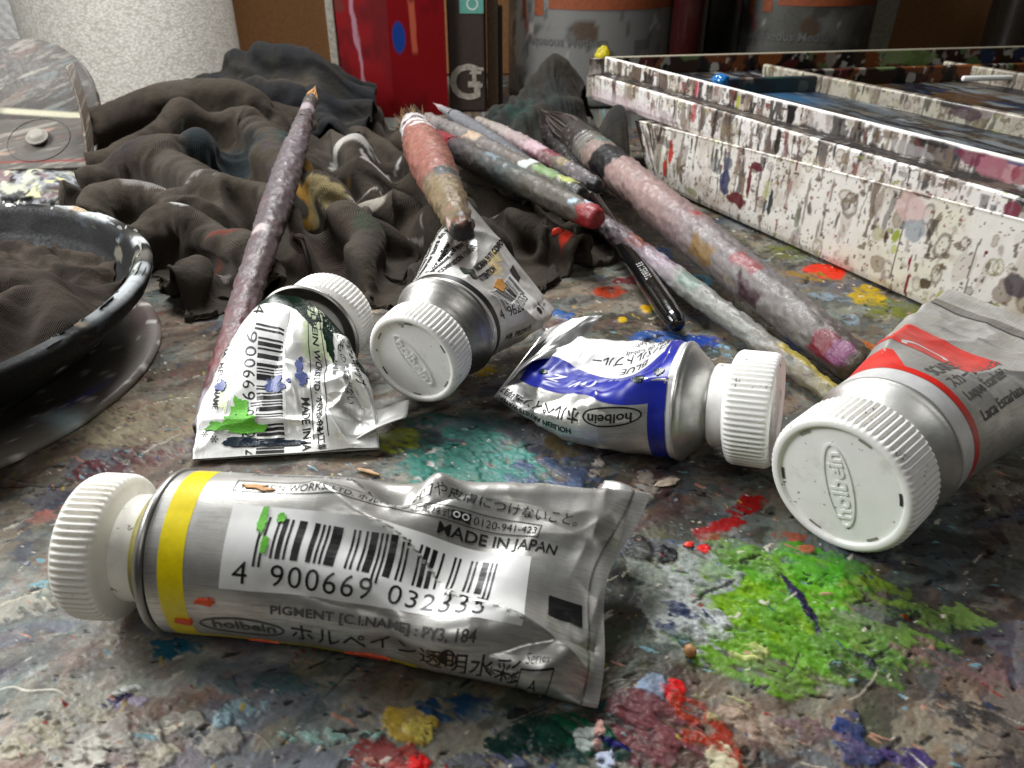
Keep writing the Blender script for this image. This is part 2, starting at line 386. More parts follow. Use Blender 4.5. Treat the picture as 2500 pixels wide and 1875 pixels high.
def build_table():
    nr = 740
    # rows thin out with distance, columns fan out with it
    t = np.linspace(0, 1, nr)
    inv = np.linspace(1 / 9.6, 1 / 46.0, nr)      # even steps of 1/distance
    Yr = 1 / inv - 5.6
    rows = np.concatenate([[-60, -20], np.linspace(-4, 3.9, 60), Yr, np.linspace(46.2, 58, 60), [75]])
    fan = np.concatenate([np.linspace(-2.2, -.86, 100), np.linspace(-.855, .855, 780), np.linspace(.86, 2.2, 100)]); nc = len(fan)
    half = np.maximum(6.0, (np.abs(rows) * .8616 + 8.6 * .5075))
    X = half[:, None] * fan[None, :]
    X[:, 0] = -75; X[:, -1] = 75
    Y = np.repeat(rows[:, None], nc, 1)
    C, H = paint_table(X, Y)
    H[:2] = 0; H[-1:] = 0; H[:, 0] = 0; H[:, -1] = 0
    P = np.stack([X, Y, H - 0.02], -1)
    m = vc_mat('dried_paint', .3, .58, 30, .42, .012, 75, .25, spec=.2, vary=.3)
    o = grid_obj('tabletop', P, m, col=C, flip=True)
    tag(o, 'wooden work table top crusted with many layers of dried paint', None, kind='structure')
build_table()

# ---------------------------------------------------------------- paint tubes
def tube_metal(name, base='#d9d8d4', rough=.36, streak=.5, metal=.9):
    m, nt, b = nmat(name)
    at = N(nt, 'ShaderNodeAttribute', attribute_name='UVc')
    mp = N(nt, 'ShaderNodeMapping'); mp.inputs['Scale'].default_value = (1.6, 26, 1)
    nt.links.new(at.outputs['Vector'], mp.inputs[0])
    n = N(nt, 'ShaderNodeTexNoise'); n.inputs['Scale'].default_value = 1.0; n.inputs['Detail'].default_value = 6; n.inputs['Roughness'].default_value = .7
    nt.links.new(mp.outputs[0], n.inputs['Vector'])
    big = noise_node(nt, 1.6, 4, .6)
    c = srgb(base)
    c1 = ramp(nt, n.outputs['Fac'], [(.32, tuple(c * (1 - streak))), (.5, tuple(c * (1 - streak * .25))), (.7, tuple(np.minimum(1, c * 1.08)))])
    c2 = ramp(nt, big, [(.3, (.74, .72, .68)), (.62, (1, 1, 1))])
    cc = mixc(nt, c1, c2, 1.0, 'MULTIPLY')
    nt.links.new(cc, b.inputs['Base Color'])
    b.inputs['Metallic'].default_value = metal
    r = ramp(nt, n.outputs['Fac'], [(.3, rough + .16), (.7, rough - .05)])
    nt.links.new(r, b.inputs['Roughness'])
    p = bump(nt, b, n.outputs['Fac'], .16, .01)
    bump(nt, b, noise_node(nt, 9, 4, .6), .12, .02, p)
    return m

M_TUBE = tube_metal('brushed_aluminium', '#d3d2cd', .33, .5, .72)
M_TUBE2 = tube_metal('pale_enamelled_foil', '#e4e4e1', .34, .2, .5)
M_SHOULDER = tube_metal('turned_aluminium', '#a9a7a3', .34, .35, .95)
M_CAP0 = plain('white_plastic', '#dddbd2', .42, 0, 30, .05, .01, .04, .5, 3, .25)
def cap_mat_(name, hexc, seed):
    m = plain(name, hexc, .42, 0, 30, .05, .01, .04, .5, 3, .25)
    nt = m.node_tree; b = nt.nodes['Principled BSDF']
    src = b.inputs['Base Color'].links[0].from_socket
    tc = N(nt, 'ShaderNodeTexCoord'); mp = N(nt, 'ShaderNodeMapping'); mp.inputs['Location'].default_value = (seed, seed * 2, 0)
    nt.links.new(tc.outputs['Object'], mp.inputs[0])
    n1 = noise_node(nt, 1.5, 6, .7, mp.outputs[0]); n2 = noise_node(nt, 5.0, 5, .7, mp.outputs[0])
    c = mixc(nt, src, tuple(srgb('#8f8878')), ramp(nt, n1, [(.56, 0), (.70, .3)]))
    c = mixc(nt, c, tuple(srgb('#2a2824')), ramp(nt, n2, [(.645, 0), (.675, .8)]))
    nt.links.new(c, b.inputs['Base Color'])
    return m
M_CAP = cap_mat_('white_plastic', '#f1f0eb', 3.0)
M_CAPN = cap_mat_('ivory_plastic', '#ebe8de', 8.0)
M_INK = plain('black_print', '#141414', .4, 0, 40, .05, .004, .3, .4, 30)
M_GREY = plain('grey_print', '#4c4b49', .45, 0, 40, .05, .004, .3, .4, 30)
M_SLOT = plain('slot_shade', '#2c2926', .7, 0, 20, 0); M_SLOT2 = plain('slot_shade_pale', '#8a867d', .6, 0, 20, 0)  # shade inside the cap slots, as flat colour
M_STICK = plain('white_sticker_film', '#d8d8d5', .3, 0, 20, .06, .01, .05, .5, 5)
M_YEL = plain('yellow_print', '#d8c400', .35, 0, 25, .06, .01, .1, .5, 8)
M_BLUE = plain('ultramarine_print', '#14218c', .35, 0, 25, .06, .01, .22, .5, 3)
M_RED = plain('scarlet_print', '#c8281e', .35, 0, 25, .06, .01, .15, .5, 5)
M_WHITEP = plain('white_print', '#d6d6d4', .36, .25, 25, .08, .01, .08, .5, 5)
M_BLACKB = plain('black_band_print', '#1d1c1b', .4, 0, 25, .06, .01, .2, .5, 5)
M_OLIVE = plain('olive_paint_ring', '#8a8238', .5, 0, 30, .3, .02, .3)

TXT = {}
def text_tris(body, size, bold=0.0, spacing=1.0):
    """glyph outlines filled as flat triangles: (verts 2D, faces)"""
    key = (body, size, bold, spacing)
    if key in TXT: return TXT[key]
    cu = bpy.data.curves.new('lettering', 'FONT')
    cu.body = body; cu.size = size; cu.offset = bold; cu.space_character = spacing
    cu.resolution_u = 3
    o = bpy.data.objects.new('lettering', cu); COL.objects.link(o)
    bpy.context.view_layer.update()
    dg = bpy.context.evaluated_depsgraph_get()
    me = bpy.data.meshes.new_from_object(o.evaluated_get(dg))
    bm = bmesh.new(); bm.from_mesh(me)
    bmesh.ops.remove_doubles(bm, verts=bm.verts, dist=1e-5)
    bmesh.ops.triangulate(bm, faces=bm.faces)
    bm.verts.index_update()
    V = np.array([v.co[:2] for v in bm.verts]).reshape(-1, 2); F = [[v.index for v in f.verts] for f in bm.faces]
    bm.free(); bpy.data.objects.remove(o); bpy.data.curves.remove(cu); bpy.data.meshes.remove(me)
    TXT[key] = (V, F)
    return V, F

def place2d(V, x, y, rot=0, sx=1, sy=1, anchor=(0, 0), slant=0):
    V = V.copy()
    if len(V):
        lo = V.min(0); hi = V.max(0)
        V -= lo + (hi - lo) * np.array(anchor)
    V[:, 0] += V[:, 1] * slant
    V = V * np.array([sx, sy])
    c, s = math.cos(R_(rot)), math.sin(R_(rot))
    return np.stack([x + V[:, 0] * c - V[:, 1] * s, y + V[:, 0] * s + V[:, 1] * c], -1)

def merge2d(parts):
    Vs, Fs, n = [], [], 0
    for V, F in parts:
        Vs.append(V); Fs += [[i + n for i in f] for f in F]; n += len(V)
    return np.concatenate(Vs), Fs

def rect2d(x0, y0, x1, y1):
    return np.array([(x0, y0), (x1, y0), (x1, y1), (x0, y1)], float), [[0, 1, 2, 3]]

def frame2d(x0, y0, x1, y1, w):
    return merge2d([rect2d(x0, y0, x1, y0 + w), rect2d(x0, y1 - w, x1, y1), rect2d(x0, y0 + w, x0 + w, y1 - w), rect2d(x1 - w, y0 + w, x1, y1 - w)])

def ring2d(cx, cy, rx, ry, w, n=40, a0=0, a1=360, rot=0):
    a = np.radians(np.linspace(a0, a1, n + 1))
    o = np.stack([rx * np.cos(a), ry * np.sin(a)], -1); i = np.stack([(rx - w) * np.cos(a), (ry - w) * np.sin(a)], -1)
    V = np.concatenate([o, i]); F = [[k, k + 1, n + 2 + k, n + 1 + k] for k in range(n)]
    c, s = math.cos(R_(rot)), math.sin(R_(rot))
    V = np.stack([cx + V[:, 0] * c - V[:, 1] * s, cy + V[:, 0] * s + V[:, 1] * c], -1)
    return V, F

def blob2d(cx, cy, rx, ry, n=28, seed=0, rag=.25, a0=0):
    n = n * 2 if rag > .3 else n
    a = np.linspace(0, 2 * np.pi, n, endpoint=False)
    r = 1 + rag * 2.6 * (fbm2(np.cos(a) * 2.4 + 9 * seed, np.sin(a) * 2.4, 4, seed, .6) - .5)
    V = np.stack([cx + rx * r * np.cos(a), cy + ry * r * np.sin(a)], -1)
    V = np.concatenate([V, [[cx, cy]]])
    return V, [[k, (k + 1) % n, n] for k in range(n)]

def poly2d(pts):
    return np.array(pts, float), [list(range(len(pts)))]

EL = ['0001101', '0011001', '0010011', '0111101', '0100011', '0110001', '0101111', '0111011', '0110111', '0001011']
PAR = ['LLLLLL', 'LLGLGG', 'LLGGLG', 'LLGGGL', 'LGLLGG', 'LGGLLG', 'LGGGLL', 'LGLGLG', 'LGLGGL', 'LGGLGL']
def barcode2d(digits, x, y, w, h, dsize, guard=.12):
    """bars and figures of a retail barcode; its lower left corner of the bars at x, y"""
    d = [int(c) for c in digits]
    inv = lambda s: ''.join('1' if c == '0' else '0' for c in s)
    bits = '101'
    for p, k in zip(PAR[d[0]], d[1:7]):
        bits += EL[k] if p == 'L' else inv(EL[k])[::-1]
    bits += '01010'
    for k in d[7:]: bits += inv(EL[k])
    bits += '101'
    u = w / 95; parts = []; i = 0
    while i < 95:
        if bits[i] == '1':
            j = i
            while j < 95 and bits[j] == '1': j += 1
            g = i < 3 or i > 91 or 45 <= i < 50
            parts.append(rect2d(x + i * u, y - (guard if g else 0), x + j * u, y + h))
            i = j
        else: i += 1
    fig = []
    V, F = text_tris(digits[0], dsize); fig.append((place2d(V, x - 5 * u, y - .03, 0, 1, 1, (1, 1)), F))
    for k in range(6):
        V, F = text_tris(digits[1 + k], dsize); fig.append((place2d(V, x + (6.5 + 7 * k) * u, y - .03, 0, 1, 1, (.5, 1)), F))
        V, F = text_tris(digits[7 + k], dsize); fig.append((place2d(V, x + (53.5 + 7 * k) * u, y - .03, 0, 1, 1, (.5, 1)), F))
    return merge2d(parts), merge2d(fig)

class Tube:
    def __init__(s, label, spine, wid, R, th, dents=(), creases=(), crumple=(.0, 1), seed=0, group=None, lx=None, pinch=((0, 1), (1, 1)), wave=(0, 0, 1)):
        """spine: points from the shoulder to the crimp; wid: width direction at each; th: [(s, half thickness)]"""
        pts = np.array(spine, float); wv = np.array(wid, float)
        L = np.concatenate([[0], np.cumsum(np.linalg.norm(np.diff(pts, axis=0), axis=1))])
        ts = np.linspace(0, L[-1], 400)
        def hermite(A):
            m = np.gradient(A, L, axis=0) if len(A) > 2 else np.repeat((A[1:] - A[:-1]) / L[-1], 2, 0)
            k = np.clip(np.searchsorted(L, ts) - 1, 0, len(L) - 2)
            h = (L[k + 1] - L[k]); u = ((ts - L[k]) / h)[:, None]; h = h[:, None]
            return ((2 * u ** 3 - 3 * u ** 2 + 1) * A[k] + (u ** 3 - 2 * u ** 2 + u) * h * m[k] + (-2 * u ** 3 + 3 * u ** 2) * A[k + 1] + (u ** 3 - u ** 2) * h * m[k + 1])
        C = hermite(pts); Wd = hermite(wv)
        T = np.gradient(C, axis=0); T /= np.linalg.norm(T, axis=1)[:, None]
        Wd /= np.linalg.norm(Wd, axis=1)[:, None]
        s.L = np.linalg.norm(np.diff(C, axis=0), axis=1).sum()
        s.ss = np.concatenate([[0], np.cumsum(np.linalg.norm(np.diff(C, axis=0), axis=1))])
        s.C, s.T, s.Wd = C, T, Wd; s.Nn = np.cross(T, Wd); s.Nn /= np.linalg.norm(s.Nn, axis=1)[:, None]
        s.R = R; s.P = 2 * np.pi * R; s.pinch = np.array(pinch, float); s.wave = wave
        s.clip = s.L - .04; s.th = np.array(th, float); s.dents = dents; s.creases = creases; s.crumple = crumple; s.seed = seed
        base = C[0].copy(); base[2] = 0
        s.root = thing('paint_tube', label, 'paint tube', base, group)
        if lx: s.root['label'] = lx

    def disp(s, x, q):
        D = np.zeros_like(x)
        for (x0, q0, sx, sq, rot, amp) in s.dents:
            c, n = math.cos(R_(rot)), math.sin(R_(rot))
            a = ((x - x0) * c + (q - q0) * n) / sx; b = (-(x - x0) * n + (q - q0) * c) / sq
            D = D + amp * np.exp(-(a * a + b * b))
        for (x0, q0, x1, q1, w, amp) in s.creases:
            dx, dq = x1 - x0, q1 - q0; l2 = dx * dx + dq * dq
            t = np.clip(((x - x0) * dx + (q - q0) * dq) / l2, 0, 1)
            wob = (noise2(x * 1.3 + s.seed, q * 1.3, 5) - .5) * .25
            d = np.hypot(x - x0 - t * dx, q - q0 - t * dq + wob)
            D = D + amp * np.exp(-d / w) * (1 - .35 * np.abs(2 * t - 1))
        a, f = s.crumple
        if a:
            wx = (noise2(x * f * .7, q * f * .7, s.seed + 3) - .5) * 1.2
            n1 = 1 - np.abs(2 * noise2(x * f + wx, q * f * .8 + wx, s.seed + 1) - 1)
            n2 = 1 - np.abs(2 * noise2(x * f * 2.3 - wx, q * f * 2.1, s.seed + 2) - 1)
            flat = 1 - np.interp(x, s.th[:, 0], s.th[:, 1]) / s.R
            D = D + a * ((n1 - .6) + .4 * (n2 - .6)) * np.clip(.1 + 1.1 * flat, 0, 1) * sst(0, .5, x) * sst(s.L, s.L - .4, x)
        return D

    def pos(s, x, q, off=0.0):
        x = np.asarray(x, float); q = np.asarray(q, float)
        if s.wave[0]:
            q_ = (q + s.P / 2) % s.P - s.P / 2
            q_ = np.where(np.abs(q_) > s.P / 4, np.sign(q_) * (s.P / 2 - np.abs(q_)), q_)
            x = x - s.wave[0] * np.exp(-((q_ - s.wave[1]) / s.wave[2]) ** 2) * sst(s.L - 2.2, s.L, x)
        i = lambda A: np.stack([np.interp(x, s.ss, A[:, k]) for k in range(3)], -1)
        C, Wd, Nn = i(s.C), i(s.Wd), i(s.Nn)
        th = np.interp(x, s.th[:, 0], s.th[:, 1])
        qq = (q + s.P / 2) % s.P - s.P / 2
        l = (s.P - 2 * np.pi * th) / 4
        aq = np.abs(qq); sg = np.sign(qq)
        phi = np.clip((aq - l) / th, 0, np.pi)
        top = aq <= l; bot = aq >= l + np.pi * th
        w = np.where(top, aq, np.where(bot, l - (aq - l - np.pi * th), l + th * np.sin(phi))) * sg
        n = np.where(top, th, np.where(bot, -th, th * np.cos(phi)))
        nw = np.where(top | bot, 0, np.sin(phi)) * sg; nn = np.where(top, 1, np.where(bot, -1, np.cos(phi)))
        D = s.disp(x, qq) * sst(1.05, .6, np.abs(qq) / (s.P / 2)) + off
        w = w * np.interp(x, s.pinch[:, 0], s.pinch[:, 1])
        return C + Wd * (w + nw * D)[..., None] + Nn * (n + nn * D)[..., None]

    def body(s, mat, ns=260, nq=200, tail=0.0):
        x = np.linspace(0, s.L, ns); q = np.linspace(-s.P / 2, s.P / 2, nq, endpoint=False)
        Xg, Q = np.meshgrid(x, q, indexing='ij')
        P = s.pos(Xg, Q)
        # the very end closes on itself
        o = grid_obj('body', P, mat, s.root, cv=True, uv=np.stack([Xg, Q], -1), flip=True)
        return o

    def patch(s, name, x0, x1, q0, q1, mat, off=.004, h=.05, edge=None):
        nx = max(2, int(abs(x1 - x0) / h)); nq = max(2, int(abs(q1 - q0) / h))
        u = np.linspace(0, 1, nx); v = np.linspace(0, 1, nq)
        U, V = np.meshgrid(u, v, indexing='ij')
        Xg = x0 + (x1 - x0) * U; Q = q0 + (q1 - q0) * V
        if edge: Xg, Q = edge(U, V, Xg, Q)
        return grid_obj(name, s.pos(Xg, Q, off), mat, s.root, uv=np.stack([Xg, Q], -1), flip=False)

    def decal(s, name, V, F, mat, off=.008, h=.07):
        bm = bmesh.new()
        vs = [bm.verts.new((v[0], v[1], 0)) for v in V]
        for f in F:
            try: bm.faces.new([vs[k] for k in f])
            except ValueError: pass
        lo = V.min(0); hi = V.max(0)
        for ax in (0, 1):
            for k in range(int(math.floor(lo[ax] / h)) + 1, int(math.ceil(hi[ax] / h))):
                co = [0, 0, 0]; co[ax] = k * h; no = [0, 0, 0]; no[ax] = 1
                bmesh.ops.bisect_plane(bm, geom=bm.verts[:] + bm.edges[:] + bm.faces[:], plane_co=co, plane_no=no, dist=1e-6)
        far = [f for f in bm.faces if f.calc_center_median().x > s.clip]
        if far: bmesh.ops.delete(bm, geom=far, context='FACES')
        bmesh.ops.triangulate(bm, faces=[f for f in bm.faces if len(f.verts) > 4])
        bmesh.ops.recalc_face_normals(bm, faces=bm.faces)
        co = np.array([v.co for v in bm.verts])
        P = s.pos(co[:, 0], co[:, 1], off)
        for v, p in zip(bm.verts, P): v.co = p
        o = bm_obj(name, bm, mat, s.root)
        if name == 'paint_smear' and off > .007:
            sd = o.modifiers.new('body', 'SOLIDIFY'); sd.thickness = .022; sd.offset = 0
        if name in ('lettering', 'paint_smear', 'barcode', 'printed_logo', 'printed_mark'): o['kind'] = 'stuff'   # print and specks too small to pick apart
        return o

    def text(s, body, x, q, size, mat=None, rot=0, bold=0, sx=1, anchor=(0, 0), slant=0, off=.008, name='lettering', spacing=1.0):
        V, F = text_tris(body, size, bold, spacing)
        return s.decal(name, place2d(V, x, q, rot, sx, 1, anchor, slant), F, mat or M_INK, off)

    def head(s, neck=.3, nr=.6, drop=.32, capR=1.0, capH=.85, collar=.3, ring_mat=None, shoulder_mat=None, roll=0, cap_mat=None, collar_mat=None, tilt=None, logo=True, bead=.03):
        T0, N0 = s.T[0], s.Nn[0]; W0 = np.cross(N0, T0)
        A = -T0
        if tilt is not None:
            A = A + np.array(tilt, float); A /= np.linalg.norm(A)
            N0 = N0 - A * N0.dot(A); N0 /= np.linalg.norm(N0); W0 = np.cross(A, N0) * -1
        p0 = s.C[0]
        def lathe(name, prof, mat, n=96, base=p0, parent=None, mod=None):
            a = np.linspace(0, 2 * np.pi, n, endpoint=False)
            z = np.array([p[0] for p in prof]); r = np.array([p[1] for p in prof])
            Rr = r[:, None] * np.ones(n)[None]; Z = z[:, None] * np.ones(n)[None]
            if mod: Rr, Z = mod(Rr, Z, a[None] * np.ones_like(Rr))
            P = base + Z[..., None] * A + (Rr * np.cos(a))[..., None] * W0 + (Rr * np.sin(a))[..., None] * N0
            return grid_obj(name, P, mat, parent or s.root, cv=True, uv=np.stack([np.repeat(a[None] * .6, len(z), 0), Z + Rr], -1), flip=True)
        R = s.R
        lathe('shoulder', [(-.02, R * .99), (.0, R + bead), (.05, R + bead * 1.2), (.09, R + bead * .4), (.12, R * .965), (.16, R * .93), (drop, nr + .1), (drop + .04, nr + .02), (drop + .08, nr), (drop + neck, nr), (drop + neck + .01, .05)], shoulder_mat or M_SHOULDER)
        if ring_mat: lathe('paint_ring', [(drop - .02, nr + .17), (drop + .06, nr + .14), (drop + .13, nr + .1), (drop + .15, nr)], ring_mat)
        z0 = drop + .12
        cr = capR * .74
        lathe('collar', [(z0, cr * .6), (z0, cr * .97), (z0 + .03, cr), (z0 + collar * .9, cr * 1.0), (z0 + collar + .05, cr * .98)], collar_mat or cap_mat or M_CAP)
        zc = z0 + collar
        nridge = 64 if capR < 1.1 else 72
        def mod(Rr, Z, a):
            on = sst(.10, .17, Z - zc) * sst(capH - .03, capH - .12, Z - zc)
            # skirt and face are plain
            w = np.clip(.5 + .9 * np.cos(a * nridge), 0, 1)
            outer = Rr > capR * .9
            Rr = np.where(outer, Rr + (-.028 + .042 * w) * on * capR, Rr)
            return Rr, Z
        c = capR
        prof = [(zc - .02, cr * .9), (zc, cr + .0), (zc + .02, cr + .03), (zc + .06, c * .9), (zc + .09, c * .955), (zc + .12, c * .985), (zc + .17, c), (zc + capH * .5, c), (zc + capH - .12, c), (zc + capH - .06, c * .99), (zc + capH - .02, c * .965),
                (zc + capH, c * .93), (zc + capH, c * .88), (zc + capH - .012, c * .862), (zc + capH - .055, c * .85), (zc + capH - .06, c * .84), (zc + capH - .06, c * .812), (zc + capH - .06, c * .808), (zc + capH - .06, c * .783), (zc + capH - .06, c * .779), (zc + capH - .055, c * .5), (zc + capH - .05, .02)]
        cap = lathe('cap', prof, cap_mat or M_CAP, n=nridge * 8, mod=mod)
        if logo:
            V, F = text_tris('holbein', .34 * c, .006)
            bm = bmesh.new()
            zf = zc + capH - .052
            rc, rs = math.cos(R_(roll)), math.sin(R_(roll))
            X3 = W0 * rc + N0 * rs; Y3 = -W0 * rs + N0 * rc
            # seen from outside the cap, W0 runs to the left
            if np.dot(np.cross(X3, Y3), A) < 0: X3 = -X3
            def put(V2, F2, z1):
                n = len(V2)
                lo = [bm.verts.new(p0 + A * (zf - .03) + X3 * v[0] + Y3 * v[1]) for v in V2]
                hi = [bm.verts.new(p0 + A * z1 + X3 * v[0] + Y3 * v[1]) for v in V2]
                ed = {}
                for f in F2:
                    bm.faces.new([hi[k] for k in f])
                    for i in range(len(f)):
                        e = (f[i], f[(i + 1) % len(f)])
                        if (e[1], e[0]) in ed: ed.pop((e[1], e[0]))
                        else: ed[e] = 1
                for a_, b_ in ed: bm.faces.new([lo[a_], lo[b_], hi[b_], hi[a_]])
            put(place2d(V, 0, 0, 0, 1, .95, (.5, .5)), F, zf + .022)
            put(*ring2d(0, 0, .62 * c, .2 * c, .035 * c, 44), zf + .02)
            bmesh.ops.recalc_face_normals(bm, faces=bm.faces)
            bm_obj('embossed_logo', bm, cap_mat or M_CAP, cap)
            # flat plates for the narrow openings, their dark depth put into the colour
            for k in range(6):
                aa = np.linspace(-.11, .11, 9) + .42 + k * 2 * np.pi / 6
                rr2 = np.array([.795, .832]) * c
                Aa, Rr_ = np.meshgrid(aa, rr2, indexing='ij')
                P = p0 + A * (zf + .004) + (Rr_ * np.cos(Aa))[..., None] * X3 + (Rr_ * np.sin(Aa))[..., None] * Y3
                grid_obj('slot_plate', P, M_SLOT if k % 3 == 1 else M_SLOT2, cap)
        s.capc = p0 + A * (zc + capH)
        return cap

def logo2d(x, q, w, h, lw=.035):
    V, F = text_tris('holbein', h * .62, .006)
    sx = w * .74 / (V[:, 0].max() - V[:, 0].min())
    return merge2d([ring2d(x, q, w / 2, h / 2, lw, 48), (place2d(V, x + .03 * w, q + .02, 0, sx, 1, (.5, .45)), F)])

TG = 'half used paint tubes on the table'

# --- yellow banded tube lying in front
t = Tube('silver paint tube with yellow band and large barcode 4900669 032335 lying in front',
         [(-4.62, 8.12, 1.12), (-3.2, 8.02, 1.10), (-1.4, 7.93, 1.0), (.2, 7.87, .86), (1.62, 7.86, .60)],
         [(.02, .93, .36), (.04, .93, .35), (.12, .94, .30), (.22, .94, .26), (.31, .90, .29)], 1.1,
         [(0, 1.09), (.6, 1.08), (2.0, 1.0), (3.2, .74), (4.5, .42), (5.6, .16), (6.0, .05), (6.4, .035), (9, .035)],
         dents=[(2.9, .95, .42, .38, 0, -.46), (3.35, 1.1, .25, .22, 0, .22), (3.9, -.1, .55, 1.1, -28, -.24), (2.6, -.2, .9, .3, -15, -.10), (4.2, -1.1, 1.2, .28, 12, .18), (5.5, -1.25, .5, .35, 10, .26), (5.9, .2, .3, 1.0, 15, .10), (3.2, -1.5, .4, .3, 0, -.12), (5.3, .9, .5, .3, 0, .06), (1.2, .2, .6, .5, 0, -.03)],
         creases=[(1.9, .7, 3.9, -.55, .11, .15), (3.9, -.55, 5.9, -1.35, .10, .20), (2.3, .95, 2.9, .5, .1, .08), (3.2, .55, 3.8, .85, .1, -.07), (4.6, -1.35, 6.0, -1.0, .09, -.1), (1.6, -.8, 3.2, -1.2, .14, -.06), (4.0, .9, 5.6, .55, .12, -.04)],
         crumple=(.085, 1.2), seed=3, group=TG, wave=(.34, .0, .95))
tb = t.body(M_TUBE, 300, 240)
t.head(capR=1.0, capH=.66, collar=.34, drop=.2, nr=.72, ring_mat=M_OLIVE, roll=0, cap_mat=M_CAPN, logo=True)
t.patch('band', .18, .52, -3.4, 3.4, M_YEL, .003)
t.patch('band', .46, 3.6, -2.3, -1.86, M_YEL, .003)
t.patch('barcode_sticker', .98, 4.95, -.92, .22, M_STICK, .004, .05, lambda U, V, X, Q: (X + .03 * np.sin(V * 3), Q - .10 * U))
bars, figs = barcode2d('4900669032335', 1.52, -.52, 3.05, .56, .40)
t.decal('barcode', place2d(bars[0], 1.38, -.62, -2, 1, 1), bars[1], M_INK)
t.decal('lettering', place2d(figs[0], 1.14, -.84, -2, 1, 1), figs[1], M_INK)
V, F = logo2d(1.2, -1.52, 1.15, .36); t.decal('printed_logo', V, F, M_GREY)
t.text('ホルペイン透明水彩', 1.86, -1.68, .36, rot=0, name='lettering')
t.text('PIGMENT [C.I.NAME] : PY3, 184', 1.62, -1.27, .17, M_GREY, sx=1.2, bold=.004)
t.text('MADE IN JAPAN', 3.55, .17, .24, sx=1.05, bold=.004)
V, F = frame2d(.9, .44, 4.95, .68, .014); t.decal('lettering', V, F, M_INK)
t.text('HOLBEIN WORKS, LTD. ホルペイン工業株式会社', 1.0, .47, .17, M_INK, sx=.8)
t.text('0120-941-423', 3.98, .5, .165, sx=1.0)
V, F = rect2d(3.68, .5, 3.94, .63); t.decal('lettering', V, F, M_INK)
V, F = merge2d([ring2d(3.75, .565, .05, .05, .02, 14), ring2d(3.87, .565, .05, .05, .02, 14)]); t.decal('lettering', V, F, M_STICK, .011)
t.text('口や皮膚につけないこと。', 3.2, .82, .2, rot=-2)
t.text('Not intended for use by children', 1.0, .86, .17, M_INK, slant=.2)
V, F = rect2d(5.4, -.72, 5.98, -.4); t.decal('register_mark', place2d(V, 5.35, -.7, -3), F, M_INK)
V, F = merge2d([ring2d(4.05, -1.45, .13, .13, .022, 28), ring2d(4.05, -1.45, .12, .12, .119, 16, 90, 270)]); t.decal('printed_mark', V, F, M_INK)
t.text('*  *', 4.6, -1.62, .32); t.text('Series', 5.1, -1.38, .13); t.text('A', 5.2, -1.64, .2)
V, F = frame2d(5.05, -1.7, 5.5, -1.42, .016); t.decal('lettering', V, F, M_INK)
M_GRN = plain('green_paint_smear', '#58a826', .4, 0, 25, .4, .02, .2)
M_ORG = plain('orange_paint_smear', '#d2491c', .4, 0, 25, .4, .02, .2)
M_RUST = plain('rust_paint_smear', '#b9823a', .45, 0, 25, .4, .02, .25)
V, F = merge2d([blob2d(1.4, -.02, .05, .18, 18, 1, .5), blob2d(1.5, -.34, .05, .1, 14, 2, .5), blob2d(1.62, .05, .05, .07, 12, 4, .5)]); t.decal('paint_smear', V, F, M_GRN, .012)
V, F = merge2d([blob2d(.78, -1.12, .12, .05, 16, 5, .5), blob2d(.42, -1.5, .12, .06, 16, 6, .6), blob2d(2.9, -1.9, .3, .07, 16, 7, .4), blob2d(1.4, -1.95, .2, .06, 16, 17, .4)]); t.decal('paint_smear', V, F, M_ORG, .012)
V, F = merge2d([blob2d(1.15, .55, .16, .04, 16, 8, .5), blob2d(1.3, .5, .1, .03, 12, 9, .5)]); t.decal('paint_smear', V, F, M_RUST, .012)
xx = np.linspace(0, 1, 12); U, V_ = np.meshgrid(xx, xx, indexing='ij')
a_, b_, c_, d_ = [np.array(p) for p in ((1.25, 9.5, .86), (1.5, 9.95, .93), (1.95, 9.75, .92), (1.8, 9.3, .88))]
P = (a_ * (1 - V_[..., None]) + b_ * V_[..., None]) * (1 - U[..., None]) + (d_ * (1 - V_[..., None]) + c_ * V_[..., None]) * U[..., None]
P[..., 2] += .05 * np.sin(np.pi * U)
fl = grid_obj('folded_corner', P, M_TUBE, t.root, uv=np.stack([V_, U], -1))
sd = fl.modifiers.new('thick', 'SOLIDIFY'); sd.thickness = .03
t.patch('crimp_seam', 6.02, 6.05, -1.7, 1.7, M_SHOULDER, .012)

